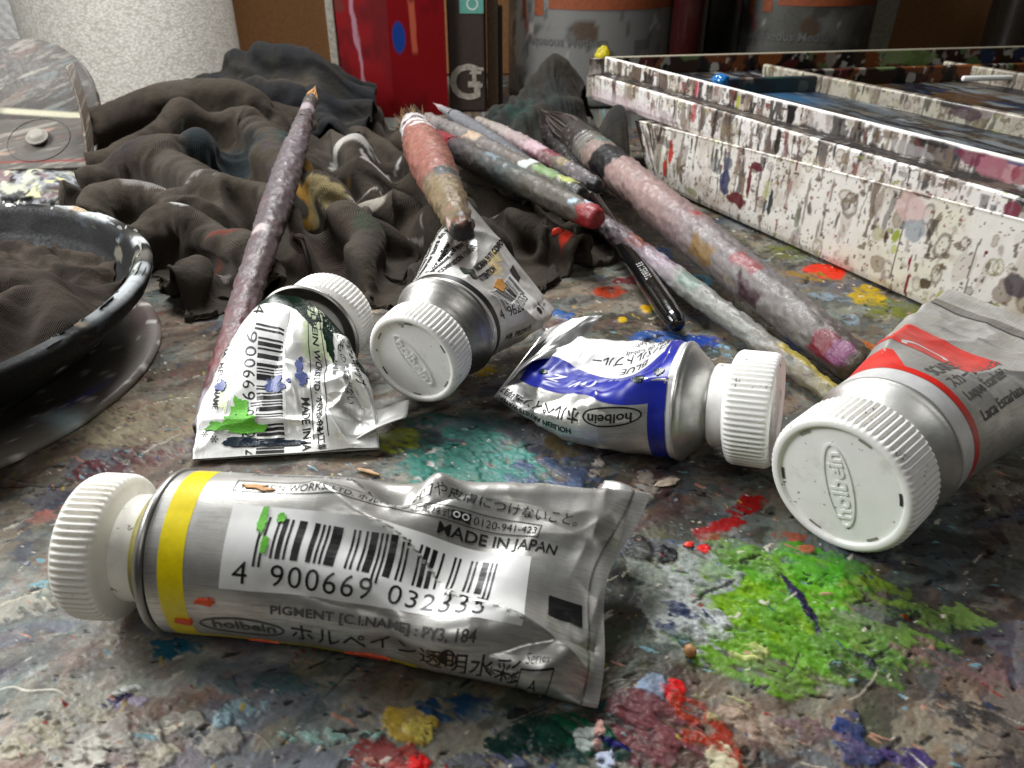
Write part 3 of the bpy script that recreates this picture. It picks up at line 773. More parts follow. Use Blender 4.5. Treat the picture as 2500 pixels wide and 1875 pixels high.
# --- white and green smeared tube, squeezed almost empty
M_NAVY = plain('navy_paint_blob', '#1c2550', .35, 0, 25, .3, .02, .3)
M_SLATE = plain('slate_blue_paint_spot', '#4a5488', .4, 0, 25, .3, .02, .3)
M_DKGRN = plain('dark_green_paint', '#12261a', .25, 0, 25, .4, .02, .4)
M_YGRN = plain('pale_green_paint_film', '#c3ceab', .4, 0, 25, .3, .02, .2)
M_INKBLUE = plain('dried_blue_black_paint', '#14202c', .25, 0, 25, .3, .02, .4)
t = Tube('squeezed out white paint tube with bright green smears and navy spots beside the purple brush',
         [(-4.33, 14.5, 1.2), (-4.45, 13.85, 1.12), (-4.42, 13.0, .74), (-4.32, 12.3, .38), (-4.24, 11.8, .12)],
         [(.80, -.52, .2), (.9, -.3, .1), (.97, -.05, .04), (.99, .06, .02), (.99, .08, .02)], 1.12,
         [(0, 1.05), (.35, .72), (1.0, .32), (1.8, .12), (2.4, .05), (2.7, .035), (9, .035)],
         dents=[(.4, -.9, .45, .5, 0, .12), (.9, .9, .5, .5, 20, -.3), (1.5, 1.1, .5, .35, -30, .24), (1.9, .6, .3, .5, 20, -.12), (2.5, .95, .3, .3, 0, .2), (2.3, 1.4, .25, .3, 0, -.15), (1.2, -.7, .9, .3, 0, .05), (2.6, -.2, .25, 1.0, 0, -.08), (2.0, -.1, .3, .8, 60, .06)],
         creases=[(.3, 1.5, 1.6, .5, .12, .12), (1.4, .5, 2.9, 1.2, .1, .14), (1.0, 1.2, 2.0, 1.5, .08, -.12), (.1, .1, 1.4, -.3, .1, -.08), (2.2, -1.6, 2.35, 1.2, .07, .09), (1.5, 1.4, 2.6, .6, .06, .11), (.5, -.2, 2.2, .25, .08, .05), (.2, .8, .9, 1.5, .06, .1)],
         crumple=(.085, 1.5), seed=11, group=TG)
t.body(M_TUBE2, 240, 240)
t.head(capR=1.0, capH=.8, collar=.16, drop=.22, neck=.2, nr=.72, tilt=(.06, .08, -.16), logo=False)
t.patch('dried_rim', -.0, .22, -1.9, 2.6, M_DKGRN, .006, .04, lambda U, V, X, Q: (X * (.5 + .9 * fbm2(Q * 2.2, Q * 0, 4, 9)) + U * .3 * np.exp(-((Q - 1.0) / .55) ** 2), Q))
t.patch('barcode_sticker', .3, 2.55, -1.06, .02, M_STICK, .004, .05)
bars, figs = barcode2d('4900669032748', .56, -.56, 2.75, .52, .36)
t.decal('barcode', bars[0], bars[1], M_INK); t.decal('lettering', figs[0], figs[1], M_INK)
t.text('PINTIGLIA  MEI.C. NAME', .3, -1.42, .16, bold=.003)
t.text('HOLBEIN WORKS LTD. ホルペイン工業株式会社', .0, .58, .17, bold=.003)
V, F = rect2d(.0, .5, 2.7, .516); t.decal('lettering', V, F, M_INK)
V, F = rect2d(.0, .8, 2.7, .816); t.decal('lettering', V, F, M_INK)
t.text('0120-941', 1.95, .58, .19, bold=.003); t.text('MADE IN JAPAN', 1.8, .25, .22, bold=.004)
t.text('Not intended for', .25, .98, .16); t.text('子どもの手の届かない', .3, 1.2, .17); t.text('使用後はキャップ', .22, 1.42, .17, bold=.004); t.text('口や目に', .2, 1.66, .19, bold=.004)
t.text('*', 2.52, -1.42, .34); t.text('*', 2.42, -1.6, .3)
V, F = merge2d([blob2d(2.28, -.95, .13, .3, 22, 1, .6), blob2d(2.42, -.72, .09, .34, 20, 2, .5), blob2d(2.02, -.9, .22, .16, 22, 3, .7), blob2d(2.35, -1.3, .08, .2, 18, 5, .5)]); t.decal('paint_smear', V, F, M_GRN, .016)
V, F = merge2d([blob2d(.45, .7, .42, .3, 26, 6, .7), blob2d(.75, .5, .2, .12, 18, 7, .6), blob2d(1.75, -1.2, .35, .1, 20, 8, .6)]); t.decal('paint_smear', V, F, M_YGRN, .0055)
V, F = merge2d([blob2d(1.1, .3, .16, .07, 20, 9, .5), blob2d(1.38, .35, .14, .12, 22, 10, .4), blob2d(1.5, .1, .05, .05, 12, 11), blob2d(1.55, .34, .04, .04, 12, 12), blob2d(1.55, -1.3, .11, .12, 18, 13, .5), blob2d(1.56, -.2, .17, .2, 22, 14, .5), blob2d(1.2, .62, .03, .03, 10, 15)]); t.decal('paint_smear', V, F, M_SLATE, .013)
V, F = merge2d([blob2d(2.66, -.85, .1, .34, 24, 21, .35), blob2d(2.72, -.2, .07, .5, 24, 22, .5)]); t.decal('paint_smear', V, F, M_INKBLUE, .014)
V, F = merge2d([blob2d(.5, .98, .3, .12, 22, 24, .6), blob2d(1.0, 1.7, .2, .15, 22, 25, .6)]); t.decal('paint_smear', V, F, M_DKGRN, .012)
# the crimped end is folded back and sticks out at the side
e = thing
xx = np.linspace(0, 1, 14); yy = np.linspace(-.5, .5, 12); U, V_ = np.meshgrid(xx, yy, indexing='ij')
P = np.stack([-3.15 + 1.12 * U, 12.35 + .28 * U + V_ * .75 * (1 - .25 * U), .14 + .34 * U + .16 * np.abs(V_ + .1) + .10 * np.sin(U * 2.5)], -1)
fl = grid_obj('folded_end', P, M_TUBE2, t.root, uv=np.stack([U, V_], -1))
sd = fl.modifiers.new('thick', 'SOLIDIFY'); sd.thickness = .03

# --- black banded tube: cap towards us, flat end propped up behind
t = Tube('paint tube with black band and raised flat end, grey shoulder, cap facing front',
         [(-1.40, 14.5, 1.44), (-1.0, 15.4, 1.52), (-.55, 16.4, 1.66), (-.06, 17.65, 1.84)],
         [(-.80, .25, .45), (-.74, .26, .55), (-.68, .28, .64), (-.62, .30, .70)], 1.12,
         [(0, 1.11), (.25, 1.1), (.7, .95), (1.5, .55), (2.4, .2), (3.1, .06), (3.4, .035), (9, .035)],
         dents=[(1.3, -.9, .5, .4, 20, .10), (1.9, .3, .8, .4, 0, .08), (2.3, 1.0, .5, .3, 30, -.16), (1.2, .6, .4, .5, 0, -.12), (2.6, -1.2, .4, .3, 0, .12), (1.7, 1.35, .4, .3, 0, .1), (3.0, .2, .3, .7, 0, .06)],
         creases=[(.45, .2, 2.6, .75, .1, .1), (.5, -.4, 1.9, -1.4, .1, .1), (2.2, 1.5, 3.4, .4, .09, .1), (1.6, -1.0, 3.4, -1.3, .08, -.08), (.6, 1.2, 2.0, 1.1, .09, -.1)],
         crumple=(.06, 1.4), seed=23, group=TG)
t.body(M_TUBE2, 240, 220)
t.head(capR=1.0, capH=.78, collar=.06, drop=.44, neck=.08, nr=.78, roll=25, bead=.035, logo=True)
t.patch('band', .10, .26, -3.5, 3.5, M_BLACKB, .003)
t.patch('barcode_sticker', .55, 2.7, -1.2, -.25, M_STICK, .004)
bars, figs = barcode2d('4962690315763', .62, -.7, 1.95, .42, .32)
t.decal('barcode', bars[0], bars[1], M_INK); t.decal('lettering', figs[0], figs[1], M_INK)
t.text('NB  PB29V19', .5, -1.5, .2, bold=.004)
for k, (s_, q_) in enumerate([('COMPOSITION / PIGMENT', .42), ('permanent and opaque', .62), ('do not swallow', .82), ('conserver hors de portée', 1.02), ('keep away from children', 1.22), ('les enfants. secco', 1.42), ('ulver, no tragar', 1.62), ('Farbe für Künstler', 1.84), ('SECCO 12 ml', 2.04), ('ARTISTS COLOUR', 2.24), ('contenido neto', 2.44)]):
    t.text(s_, .32 + .05 * (k % 3), q_ + .3, .17, M_INK, sx=1.05 + .1 * (k % 2), bold=.008)
t.text('NORMA EN 71 CONFORME', 1.35, .28, .2, bold=.01); t.text('ATTENTION', 1.0, .04, .2, bold=.01)
V, F = rect2d(2.75, -.55, 3.12, -.2); t.decal('register_mark', V, F, M_INK)
V, F = merge2d([blob2d(2.5, -1.33, .09, .1, 18, 31, .1), rect2d(2.72, -1.42, 2.84, -1.2)]); t.decal('printed_mark', V, F, M_INK)
t.text('***', 3.0, -1.45, .2)
V, F = merge2d([blob2d(.85, .34, .28, .2, 26, 33, .3), blob2d(1.85, -.55, .14, .12, 20, 34, .5)]); t.decal('paint_smear', V, F, M_DKGRN, .014)
V, F = merge2d([blob2d(1.62, -.25, .34, .13, 24, 35, .4)]); t.decal('paint_smear', V, F, M_RUST, .013)
M_CREAM = plain('cream_stain', '#cbb98c', .5, 0, 25, .2, .01, .15)
V, F = merge2d([blob2d(2.2, .15, .4, .22, 26, 36, .7), blob2d(2.7, .25, .2, .15, 20, 37, .6)]); t.decal('paint_smear', V, F, M_CREAM, .0045)

# --- blue tube, dented, its end folded over
M_TUBE3 = tube_metal('pale_brushed_foil', '#d8d8d5', .3, .3, .85)
t = Tube('dented paint tube with ultramarine blue band and folded end, its cap against the red one',
         [(3.2, 12.12, 1.1), (2.35, 12.52, .98), (1.4, 13.05, .86), (.62, 13.7, .84), (.20, 14.05, .84)],
         [(-.38, -.92, -.05), (-.42, -.9, -.14), (-.46, -.86, -.22), (-.52, -.77, -.34), (-.54, -.74, -.38)], 1.08,
         [(0, 1.07), (.3, 1.04), (.9, .74), (1.7, .4), (2.5, .2), (3.0, .09), (3.4, .05), (3.7, .035), (9, .035)],
         dents=[(1.1, -.3, .6, .7, 0, -.34), (1.9, -.3, .7, .5, 10, -.14), (.75, .75, .4, .3, 30, .05), (1.5, 1.0, .5, .28, -10, .14), (2.5, .9, .5, .25, 0, .12), (.5, .1, .3, .4, 0, -.08), (2.7, -.2, .35, .6, 0, .1)],
         creases=[(.15, .75, 1.7, .2, .1, .13), (1.3, .95, 1.9, .45, .07, .12), (.2, -.7, 1.3, -1.2, .1, .12), (2.5, 1.4, 3.2, -.8, .1, .1), (1.7, .9, 3.0, 1.3, .09, .09), (.25, -.1, 1.1, .55, .07, -.06)],
         crumple=(.085, 1.5), seed=37, group=TG, pinch=((0, 1), (1.2, 1), (3.4, .62), (9, .6)))
t.body(M_TUBE3, 300, 220)
t.head(capR=1.02, capH=.84, collar=.26, drop=.42, neck=.1, nr=.66, roll=275, bead=.03, shoulder_mat=M_TUBE3)
t.patch('rim_line', .02, .1, -3.38, 3.38, M_WHITEP, .004)
t.patch('band', .12, .40, -3.38, 3.38, M_BLUE, .004)
def wave(U, V, X, Q):
    lo = -.34 + .22 * np.sin(X * 1.15 + .4) - .1 * np.exp(-((X - .4) / .3) ** 2)
    hi = .98 + .14 * np.sin(X * 1.7 + .7) - .34 * sst(2.6, 3.5, X)
    return X, lo + (hi - lo) * V
t.patch('blue_wave', .40, 3.35, 0, 1, M_BLUE, .005, .04, wave)
t.patch('white_panel', .40, 3.2, 0, 1, M_WHITEP, .004, .04, lambda U, V, X, Q: (X, -1.75 + (1.40 + .22 * np.sin(X * 1.15 + .4)) * V))
t.text('BLUE', .78, -.46, .26, bold=.004); t.text('コバルトブルー', .42, -.76, .24, bold=.004); t.text('Bleu de Cobalt', .42, -.86, .16); t.text('Azul Cobalto', .42, -1.06, .16)
t.text('L', .62, .16, .3, M_WHITEP, bold=.01, slant=.3); t.text("S'", 1.22, .22, .16, M_WHITEP); t.text('I', 1.52, .2, .4, M_WHITEP, bold=.012, slant=.5); t.text('W', 1.72, .2, .4, M_WHITEP, bold=.012, slant=.3, sx=.8); t.text('Z', 2.32, .1, .44, M_WHITEP, bold=.012, slant=.3)
V, F = logo2d(.98, 1.3, 1.0, .36, .03); t.decal('printed_logo', V, F, M_INK)
t.text('ホルペイン透明水彩', 1.55, 1.18, .3, sx=.92, bold=.004); t.text('HOLBEIN ARTISTS WATERCOLOR', 1.7, 1.55, .15, bold=.004)
# the crimp is bent back over itself: a flap standing up behind
e0, e1 = np.array((-.30, 13.42, .48)), np.array((.70, 14.75, 1.25))
f0, f1 = np.array((1.02, 13.9, .98)), np.array((1.95, 14.85, 1.55))
U, V_ = np.meshgrid(np.linspace(0, 1, 40), np.linspace(0, 1, 40), indexing='ij')
P = (e0 * (1 - V_[..., None]) + e1 * V_[..., None]) * (1 - U[..., None]) + (f0 * (1 - V_[..., None]) + f1 * V_[..., None]) * U[..., None]
P[..., 2] += .30 * np.sin(np.pi * U) * (1 - .6 * V_) + .05 * np.sin(9 * V_ + 2 * U) * U * (1 - U) * 2 + .06 * (fbm2(U * 4, V_ * 4, 3, 71) - .5)
fl = grid_obj('folded_end', P, M_TUBE3, t.root, uv=np.stack([V_ * 2, U * 1.6], -1))
sd = fl.modifiers.new('thick', 'SOLIDIFY'); sd.thickness = .035
U, V_ = np.meshgrid(np.linspace(.1, .34, 10), np.linspace(.3, .62, 10), indexing='ij')
Pm_ = (e0 * (1 - V_[..., None]) + e1 * V_[..., None]) * (1 - U[..., None]) + (f0 * (1 - V_[..., None]) + f1 * V_[..., None]) * U[..., None]
Pm_[..., 2] += .30 * np.sin(np.pi * U) * (1 - .6 * V_) + .05 * np.sin(9 * V_ + 2 * U) * U * (1 - U) * 2 + .06 * (fbm2(U * 4, V_ * 4, 3, 71) - .5)
nv_ = np.cross(f0 - e0, e1 - e0); nv_ /= np.linalg.norm(nv_)
if nv_[2] < 0: nv_ = -nv_
mk_ = grid_obj('register_mark', Pm_ + nv_ * .045, M_INK, t.root)
V, F = merge2d([blob2d(.3, .55, .08, .1, 16, 41, .5), blob2d(.62, .68, .09, .07, 16, 42, .5), blob2d(2.9, .2, .1, .12, 14, 44, .5)]); t.decal('paint_smear', V, F, M_DKGRN, .013)

# --- scarlet tube at the right, the largest
M_TUBE4 = tube_metal('frosted_foil', '#d0d0cc', .38, .18, .78)
t = Tube('large paint tube with scarlet red band, its flat end against the palette box',
         [(6.2, 10.52, 1.21), (7.3, 11.5, 1.27), (9.05, 13.05, 1.34), (11.2, 15.0, 1.32)],
         [(-.63, .74, .06), (-.61, .76, .05), (-.57, .80, .04), (-.5, .84, .03)], 1.22,
         [(0, 1.21), (.6, 1.2), (1.6, .98), (3.0, .55), (4.4, .2), (5.4, .06), (6.0, .04), (9, .04)],
         dents=[(2.6, .3, .9, .8, 0, -.14), (1.9, 1.2, .5, .3, 20, .10), (3.6, -.9, .9, .4, 15, .12), (4.4, .7, .6, .5, 0, -.08), (1.4, -.4, .6, .5, 0, -.05)],
         creases=[(1.2, .9, 3.2, 1.3, .14, .1), (1.6, -.5, 4.8, -1.4, .12, .12), (3.0, .6, 5.4, .1, .12, .05), (4.2, 1.2, 4.6, -.8, .1, .05)],
         crumple=(.08, 1.2), seed=51, group=TG)
t.body(M_TUBE4, 260, 220)
t.head(capR=1.18, capH=.98, collar=.1, drop=.34, neck=.08, nr=.86, roll=244, bead=.012, shoulder_mat=M_TUBE4, logo=True)
t.patch('rim_line', .02, .42, -3.8, 3.8, M_WHITEP, .003)
t.patch('band', .44, .62, -3.8, 3.8, M_RED, .004)
t.patch('red_swoosh', .62, 1.35, 0, 1, M_RED, .005, .04, lambda U, V, X, Q: (X, .3 + .5 * U + (2.3 - (.3 + .5 * U)) * V))
t.patch('red_panel', 1.8, 3.3, -.45, 1.35, M_RED, .007, .04)
V, F = ring2d(2.05, .5, .38, .42, .09, 30, -80, 120); t.decal('printed_loop', V, F, M_WHITEP, .009)
t.text('SCARLET', .8, -.18, .34, M_GREY, bold=.008); t.text('LAKE', 2.3, -.74, .28, M_GREY, bold=.006); t.text('スカーレットレーキ', .82, -.52, .28, M_GREY, bold=.006); t.text('Laque Écarlate', .86, -.86, .27, M_GREY, bold=.005); t.text('Laca Escarlata', .9, -1.2, .27, M_GREY, bold=.005)
t.patch('crimp_fold', 5.55, 5.9, -1.85, 1.85, M_SHOULDER, .02)

# ---------------------------------------------------------------- brushes
M_CRUST = vc_mat('crusted_paint', .3, .6, 16, .5, .025, 60, .25, spec=.5, vary=.3)
M_GLOSS = vc_mat('glossy_lacquer', .12, .22, 16, .08, .01, 60, .05, spec=.6, vary=.1, coat=.4)
M_HAIR = vc_mat('bristle_hair', .5, .7, 40, .2, .01, 90, .2, vary=.3)
CAPS = []     # every brush as a capsule, so that cloth lies under it
BG = 'paint-caked brushes lying across the rags'

def brush_part(name, root, p0, d, u, v, t, r, colf, mat, na=44, crust=.0, seed=0, nt_=None, close0=False, close1=False, squash=1.0):
    """one turned piece: t positions along d (cm), r radii"""
    n = nt_ or max(6, int((t[-1] - t[0]) / .07))
    tt = np.linspace(t[0], t[-1], n)
    rr = np.interp(tt, t, r)
    if close0: tt = np.concatenate([[tt[0] - rr[0] * .5, tt[0] - rr[0] * .46, tt[0] - rr[0] * .34, tt[0] - rr[0] * .16], tt]); rr = np.concatenate([[.004, rr[0] * .5, rr[0] * .8, rr[0] * .95], rr])
    if close1: tt = np.concatenate([tt, [tt[-1] + rr[-1] * .3, tt[-1] + rr[-1] * .45, tt[-1] + rr[-1] * .5]]); rr = np.concatenate([rr, [rr[-1] * .85, rr[-1] * .5, .004]])
    a = np.linspace(0, 2 * np.pi, na, endpoint=False)
    T, A = np.meshgrid(tt, a, indexing='ij'); Rr = rr[:, None] * np.ones_like(A)
    x3 = T * 2.3; y3 = np.cos(A) * Rr * 3.6; z3 = np.sin(A) * Rr * 3.6
    if crust:
        n1 = fbm3(x3 * 1.1, y3 * 1.5, z3 * 1.5, 4, seed) - .5
        n2 = sst(.52, .62, fbm3(x3 * 2.2 + 9, y3 * 2.6, z3 * 2.6, 3, seed + 5))
        Rr = Rr + crust * 1.35 * (n1 * 1.2 + n2 * .45) * np.clip(Rr / .2, 0, 1)
    P = p0 + T[..., None] * d + (Rr * np.cos(A))[..., None] * u + (Rr * squash * np.sin(A))[..., None] * v
    C = colf(T, A, x3, y3, z3)
    return grid_obj(name, P, mat, root, cv=True, col=C, flip=True)

def caked(base, spots, seed, bands=()):
    """layers of dabs over a base gradient: base [(t, hex)], spots [(hex, freq, threshold)], bands [(t0, t1, hex, ang0, ang width or None)]"""
    bt = np.array([b[0] for b in base]); bc = np.array([srgb(b[1]) for b in base])
    def f(T, A, x, y, z):
        Tw = T + (fbm3(x * .4, y * .7, z * .7, 3, seed + 50) - .5) * 2.4
        C = np.stack([np.interp(Tw, bt, bc[:, k]) for k in range(3)], -1) * .85
        for k, (h, fr, th) in enumerate(spots):
            n = fbm3(x * fr + 3 * k, y * fr, z * fr, 4, seed + 7 * k, .6)
            C = mix(C, srgb(h) * .8, sst(th, th + .06, n) * .42)
        for k, (t0, t1, h, a0, aw) in enumerate(bands):
            w = (fbm3(x * 1.1, y * 1.4, z * 1.4, 4, seed + 90 + k) - .5) * .6
            m = sst(t0 - .04, t0 + .04, T + w) * sst(t1 + .04, t1 - .04, T + w)
            if aw is not None:
                d = np.abs((A - R_(a0) + np.pi) % (2 * np.pi) - np.pi)
                m = m * sst(R_(aw) + .12, R_(aw) - .12, d + w * 1.2)
            C = mix(C, srgb(h) * .85, m)
        lum = C.mean(-1, keepdims=True); C = (lum + (C - lum) * .9) * .86
        return C * (.82 + .36 * fbm3(x * 6, y * 6, z * 6, 2, seed + 33))[..., None]
    return f

def tuft(name, root, p, d, u, v, L, r0, cols, n=120, seed=0, point=.1, spread=1.0, squash=1.0, wild=.0, mat=None, thick=.02):
    rg = np.random.RandomState(seed)
    V, F, C = [], [], []
    for k in range(n):
        a = rg.uniform(0, 2 * np.pi); q = math.sqrt(rg.rand())
        b = (math.cos(a) * q * r0, math.sin(a) * q * r0 * squash)
        l = L * rg.uniform(.72, 1.05) * (1 - .25 * q)
        e = (b[0] * point * spread + rg.normal(0, wild), b[1] * point * spread + rg.normal(0, wild))
        c = srgb(cols[rg.randint(len(cols))]) * rg.uniform(.7, 1.15)
        i0 = len(V)
        for j in range(5):
            s = j / 4; f = 1 - s ** 1.7
            bul = 1 + .25 * math.sin(s * 2.4)
            x = e[0] + (b[0] * bul - e[0]) * f; y = e[1] + (b[1] * bul - e[1]) * f
            w = thick * (1 - .75 * s)
            for m in range(3):
                an = m * 2.094
                V.append(p + d * (s * l) + u * (x + w * math.cos(an)) + v * (y + w * math.sin(an)))
                C.append(c * (.75 + .35 * s))
        for j in range(4):
            for m in range(3):
                F.append((i0 + j * 3 + m, i0 + j * 3 + (m + 1) % 3, i0 + j * 3 + 3 + (m + 1) % 3, i0 + j * 3 + 3 + m))
    me = raw_mesh(name, np.array(V), np.array(F), root, None, True, np.array(C))
    o = link_mesh(name, me, mat or M_HAIR, root)
    o['kind'] = 'stuff'
    return o

def brush(label, p_end, p_tip, group=BG):
    p0 = np.array(p_end, float); p1 = np.array(p_tip, float)
    L = np.linalg.norm(p1 - p0); d, u, v = axes(p1 - p0)
    root = thing('paintbrush', label, 'paintbrush', tuple(p0), group)
    return root, p0, d, v, u, L     # sin axis (second) points up

def caps(p0, d, ts, rs):
    CAPS.append((p0 + d * ts[0], p0 + d * ts[-1], max(rs)))

# slim mauve brush standing to the left, its point up on the rags
root, p0, d, u, v, L = brush('slim mauve caked brush with orange hair tip leaning from the white tube onto the rags', (-5.98, 12.35, .28), (-7.72, 32.0, 3.35))
f = caked([(0, '#4c464c'), (1.0, '#64403f'), (2.2, '#884a4a'), (4.0, '#6e5a5c'), (8, '#625658'), (14, '#6a5e62'), (18, '#4d4642'), (21, '#3a3530')],
          [('#8c7c7e', 1.6, .6), ('#4c4044', 1.2, .62), ('#b4a6a4', 3.5, .68), ('#d8ccc8', 6, .73), ('#7a3f44', 1.0, .64)], 3,
          [(-.5, .35, '#3f3836', 0, None), (.3, 1.0, '#2f6a94', 20, 50), (.1, .9, '#a9a0ac', 140, 60), (7.3, 7.8, '#c8b8b4', 100, 30), (16.8, 17.3, '#a89a9c', 0, None)])
brush_part('handle', root, p0, d, u, v, [0, .2, 1.5, 5, 9.5, 13, 16.0], [.16, .2, .25, .335, .42, .40, .30], f, M_CRUST, crust=.05, seed=3, close0=True)
brush_part('ferrule', root, p0, d, u, v, [16.0, 16.1, 18.4], [.31, .29, .22], f, M_CRUST, crust=.03, seed=4)
tuft('bristles', root, p0 + d * 18.3, d, u, v, L - 18.3, .2, ['#c08850', '#d29a62', '#8a5a34', '#e0b27c'], 130, 5, .15)
caps(p0, d, (0, 18), (.42, .42))

# thick terracotta brush, handle end on the black banded tube
root, p0, d, u, v, L = brush('thick terracotta and ochre brush with frayed brown hair, its rounded end resting on the black banded tube', (-1.04, 15.75, 3.1), (-4.35, 33.2, 2.2))
root['label'] = 'thick terracotta and ochre brush with frayed hair, end resting on the black banded tube'
f = caked([(0, '#4a3c2c'), (.35, '#55452f'), (.8, '#7d6a4c'), (2.6, '#8a7650'), (4.0, '#7c6c58'), (4.8, '#95584a'), (8, '#a0604f'), (11, '#9a5f52'), (12, '#b8b0ac')],
          [('#6a5c48', 1.5, .6), ('#b38a5a', 1.8, .64), ('#c07a68', 1.3, .63), ('#4e443a', 2.4, .66), ('#d9c8bc', 4, .73)], 13,
          [(-.5, .12, '#1c1713', 0, None), (-.12, .2, '#6e3d16', 100, 30), (.15, .55, '#c8a8a0', 170, 14), (10.4, 10.8, '#e4dedd', 80, 40), (11.4, 12.0, '#d8d6d4', 90, 120), (12.1, 12.4, '#4a2530', 0, None), (12.5, 13.2, '#cfcac8', 0, None), (3.6, 4.3, '#4c5050', 60, 60)])
brush_part('handle', root, p0, d, u, v, [0, .15, 1.2, 3.5, 7.0, 9.5, 11.6], [.23, .26, .32, .46, .62, .64, .57], f, M_CRUST, crust=.06, seed=13, close0=True)
brush_part('ferrule', root, p0, d, u, v, [11.6, 11.8, 12.6, 13.6], [.55, .56, .54, .50], f, M_CRUST, crust=.05, seed=14)
tuft('bristles', root, p0 + d * 13.5, d, u, v, 1.9, .46, ['#6b4c2c', '#86623a', '#4e3822', '#a07a4a'], 240, 15, 1.25, 1, 1, .12)
caps(p0, d, (1.5, 13), (.66, .66))

# dark brush with a red lacquered end
root, p0, d, u, v, L = brush('dark smeared brush with a bright red dipped end over the long thin brush', (2.32, 20.7, 1.72), (-3.3, 30.6, 1.75))
f = caked([(0, '#5d5348'), (3, '#5f5a4e'), (5, '#4c5a58'), (6.5, '#5a5450'), (9, '#4e4a4c'), (11.4, '#4a3438')],
          [('#7c7468', 1.4, .6), ('#3a3634', 1.5, .62), ('#6b8088', 1.1, .68), ('#4a6a66', 1.2, .69), ('#8a6a72', 1.2, .66)], 23,
          [(-.6, .5, '#9c0f16', 0, None), (.75, 1.0, '#9fc4e0', 120, 14), (.35, .7, '#c8d8e8', 70, 26), (5.6, 6.6, '#7f98a4', 60, 50), (8.9, 10.4, '#a01c2c', 90, 80), (10.4, 11.4, '#6a2a34', 80, 100)])
brush_part('handle', root, p0, d, u, v, [0, .2, 1.0, 4, 7.5, 9.0], [.29, .34, .37, .40, .44, .43], f, M_CRUST, crust=.035, seed=23, close0=True)
brush_part('ferrule', root, p0, d, u, v, [9.0, 9.2, 11.0], [.44, .42, .38], f, M_CRUST, crust=.03, seed=24)
tuft('bristles', root, p0 + d * 10.9, d, u, v, .9, .34, ['#4a2a26', '#5c3a30'], 120, 25, .8)
caps(p0, d, (.3, 11), (.42, .42))

# greyish brush with yellow and green streaks at its end
root, p0, d, u, v, L = brush('grey pink caked brush with green and yellow streaks on its end behind the red-ended one', (2.02, 22.15, 1.92), (-3.5, 32.4, 1.95))
f = caked([(0, '#2a2a26'), (.6, '#4c4c40'), (3.5, '#70675c'), (6, '#77706e'), (8, '#86807c'), (12, '#8c807c')],
          [('#a89e96', 1.5, .6), ('#57524e', 1.5, .62), ('#c8b49c', 1.6, .69), ('#5e6068', 1.2, .66)], 33,
          [(-.5, .35, '#14150f', 0, None), (.4, 1.4, '#b8c25a', 80, 34), (1.2, 2.6, '#7a9a5c', 95, 40), (1.0, 1.8, '#4c5260', 50, 30), (2.7, 3.3, '#d2d8d2', 100, 50), (6.5, 7.4, '#c2a88c', 90, 50)])
brush_part('handle', root, p0, d, u, v, [0, .2, 1.0, 4, 8.0, 9.4], [.26, .30, .33, .36, .40, .39], f, M_CRUST, crust=.045, seed=33, close0=True)
brush_part('ferrule', root, p0, d, u, v, [9.4, 9.6, 11.4], [.40, .38, .34], f, M_CRUST, crust=.05, seed=34, close1=True)
caps(p0, d, (.3, 11), (.42, .42))

# fine pointed brush
root, p0, d, u, v, L = brush('thin grey brush with fine white pointed tip in front of the red box', (.95, 24.1, 2.05), (-3.55, 36.2, 1.95))
f = caked([(0, '#55575a'), (5, '#6a6c70'), (9, '#7a7c80'), (11, '#a09ca0'), (13, '#c0b8bc')], [('#8a8c90', 1.6, .6), ('#46484c', 1.4, .62), ('#a8a4a4', 3, .68)], 43, [(9.6, 9.8, '#3a3a3c', 0, None)])
brush_part('handle', root, p0, d, u, v, [0, .3, 3, 7, 9.6], [.15, .2, .27, .31, .27], f, M_CRUST, crust=.03, seed=43, close0=True)
brush_part('ferrule', root, p0, d, u, v, [9.6, 9.7, 11.2], [.27, .24, .13], f, M_CRUST, crust=.02, seed=44)
tuft('bristles', root, p0 + d * 11.1, d, u, v, L - 11.1, .12, ['#cfc4c4', '#b8a8a8', '#d8c0bc'], 60, 45, .05)
caps(p0, d, (0, 11), (.3, .3))

# pale pink and olive brush between
root, p0, d, u, v, L = brush('pale pink and cream spotted brush with dark end between thin grey and black brushes', (2.68, 23.75, 1.75), (-1.4, 33.0, 1.8))
f = caked([(0, '#4a4646'), (1.0, '#5e585a'), (2.4, '#6e6456'), (3.4, '#7a4a50'), (4.4, '#a88a90'), (7, '#a89a94'), (10, '#8f8a78')],
          [('#cbb8bc', 1.6, .58), ('#6a6260', 1.6, .62), ('#8a8470', 1.3, .66), ('#c8c0a4', 2.0, .68)], 53, [(1.9, 2.4, '#8a7a52', 90, 50), (2.7, 3.6, '#7e2f3c', 70, 50), (3.8, 5.0, '#c4a4ac', 90, 60), (-.5, .3, '#2c2b2a', 0, None)])
brush_part('handle', root, p0, d, u, v, [0, .3, 2.5, 5.5, 8.0], [.21, .25, .31, .35, .33], f, M_CRUST, crust=.045, seed=53, close0=True)
brush_part('ferrule', root, p0, d, u, v, [8.0, 8.2, L], [.33, .30, .2], f, M_CRUST, crust=.03, seed=54, close1=True)
caps(p0, d, (0, L), (.34, .34))

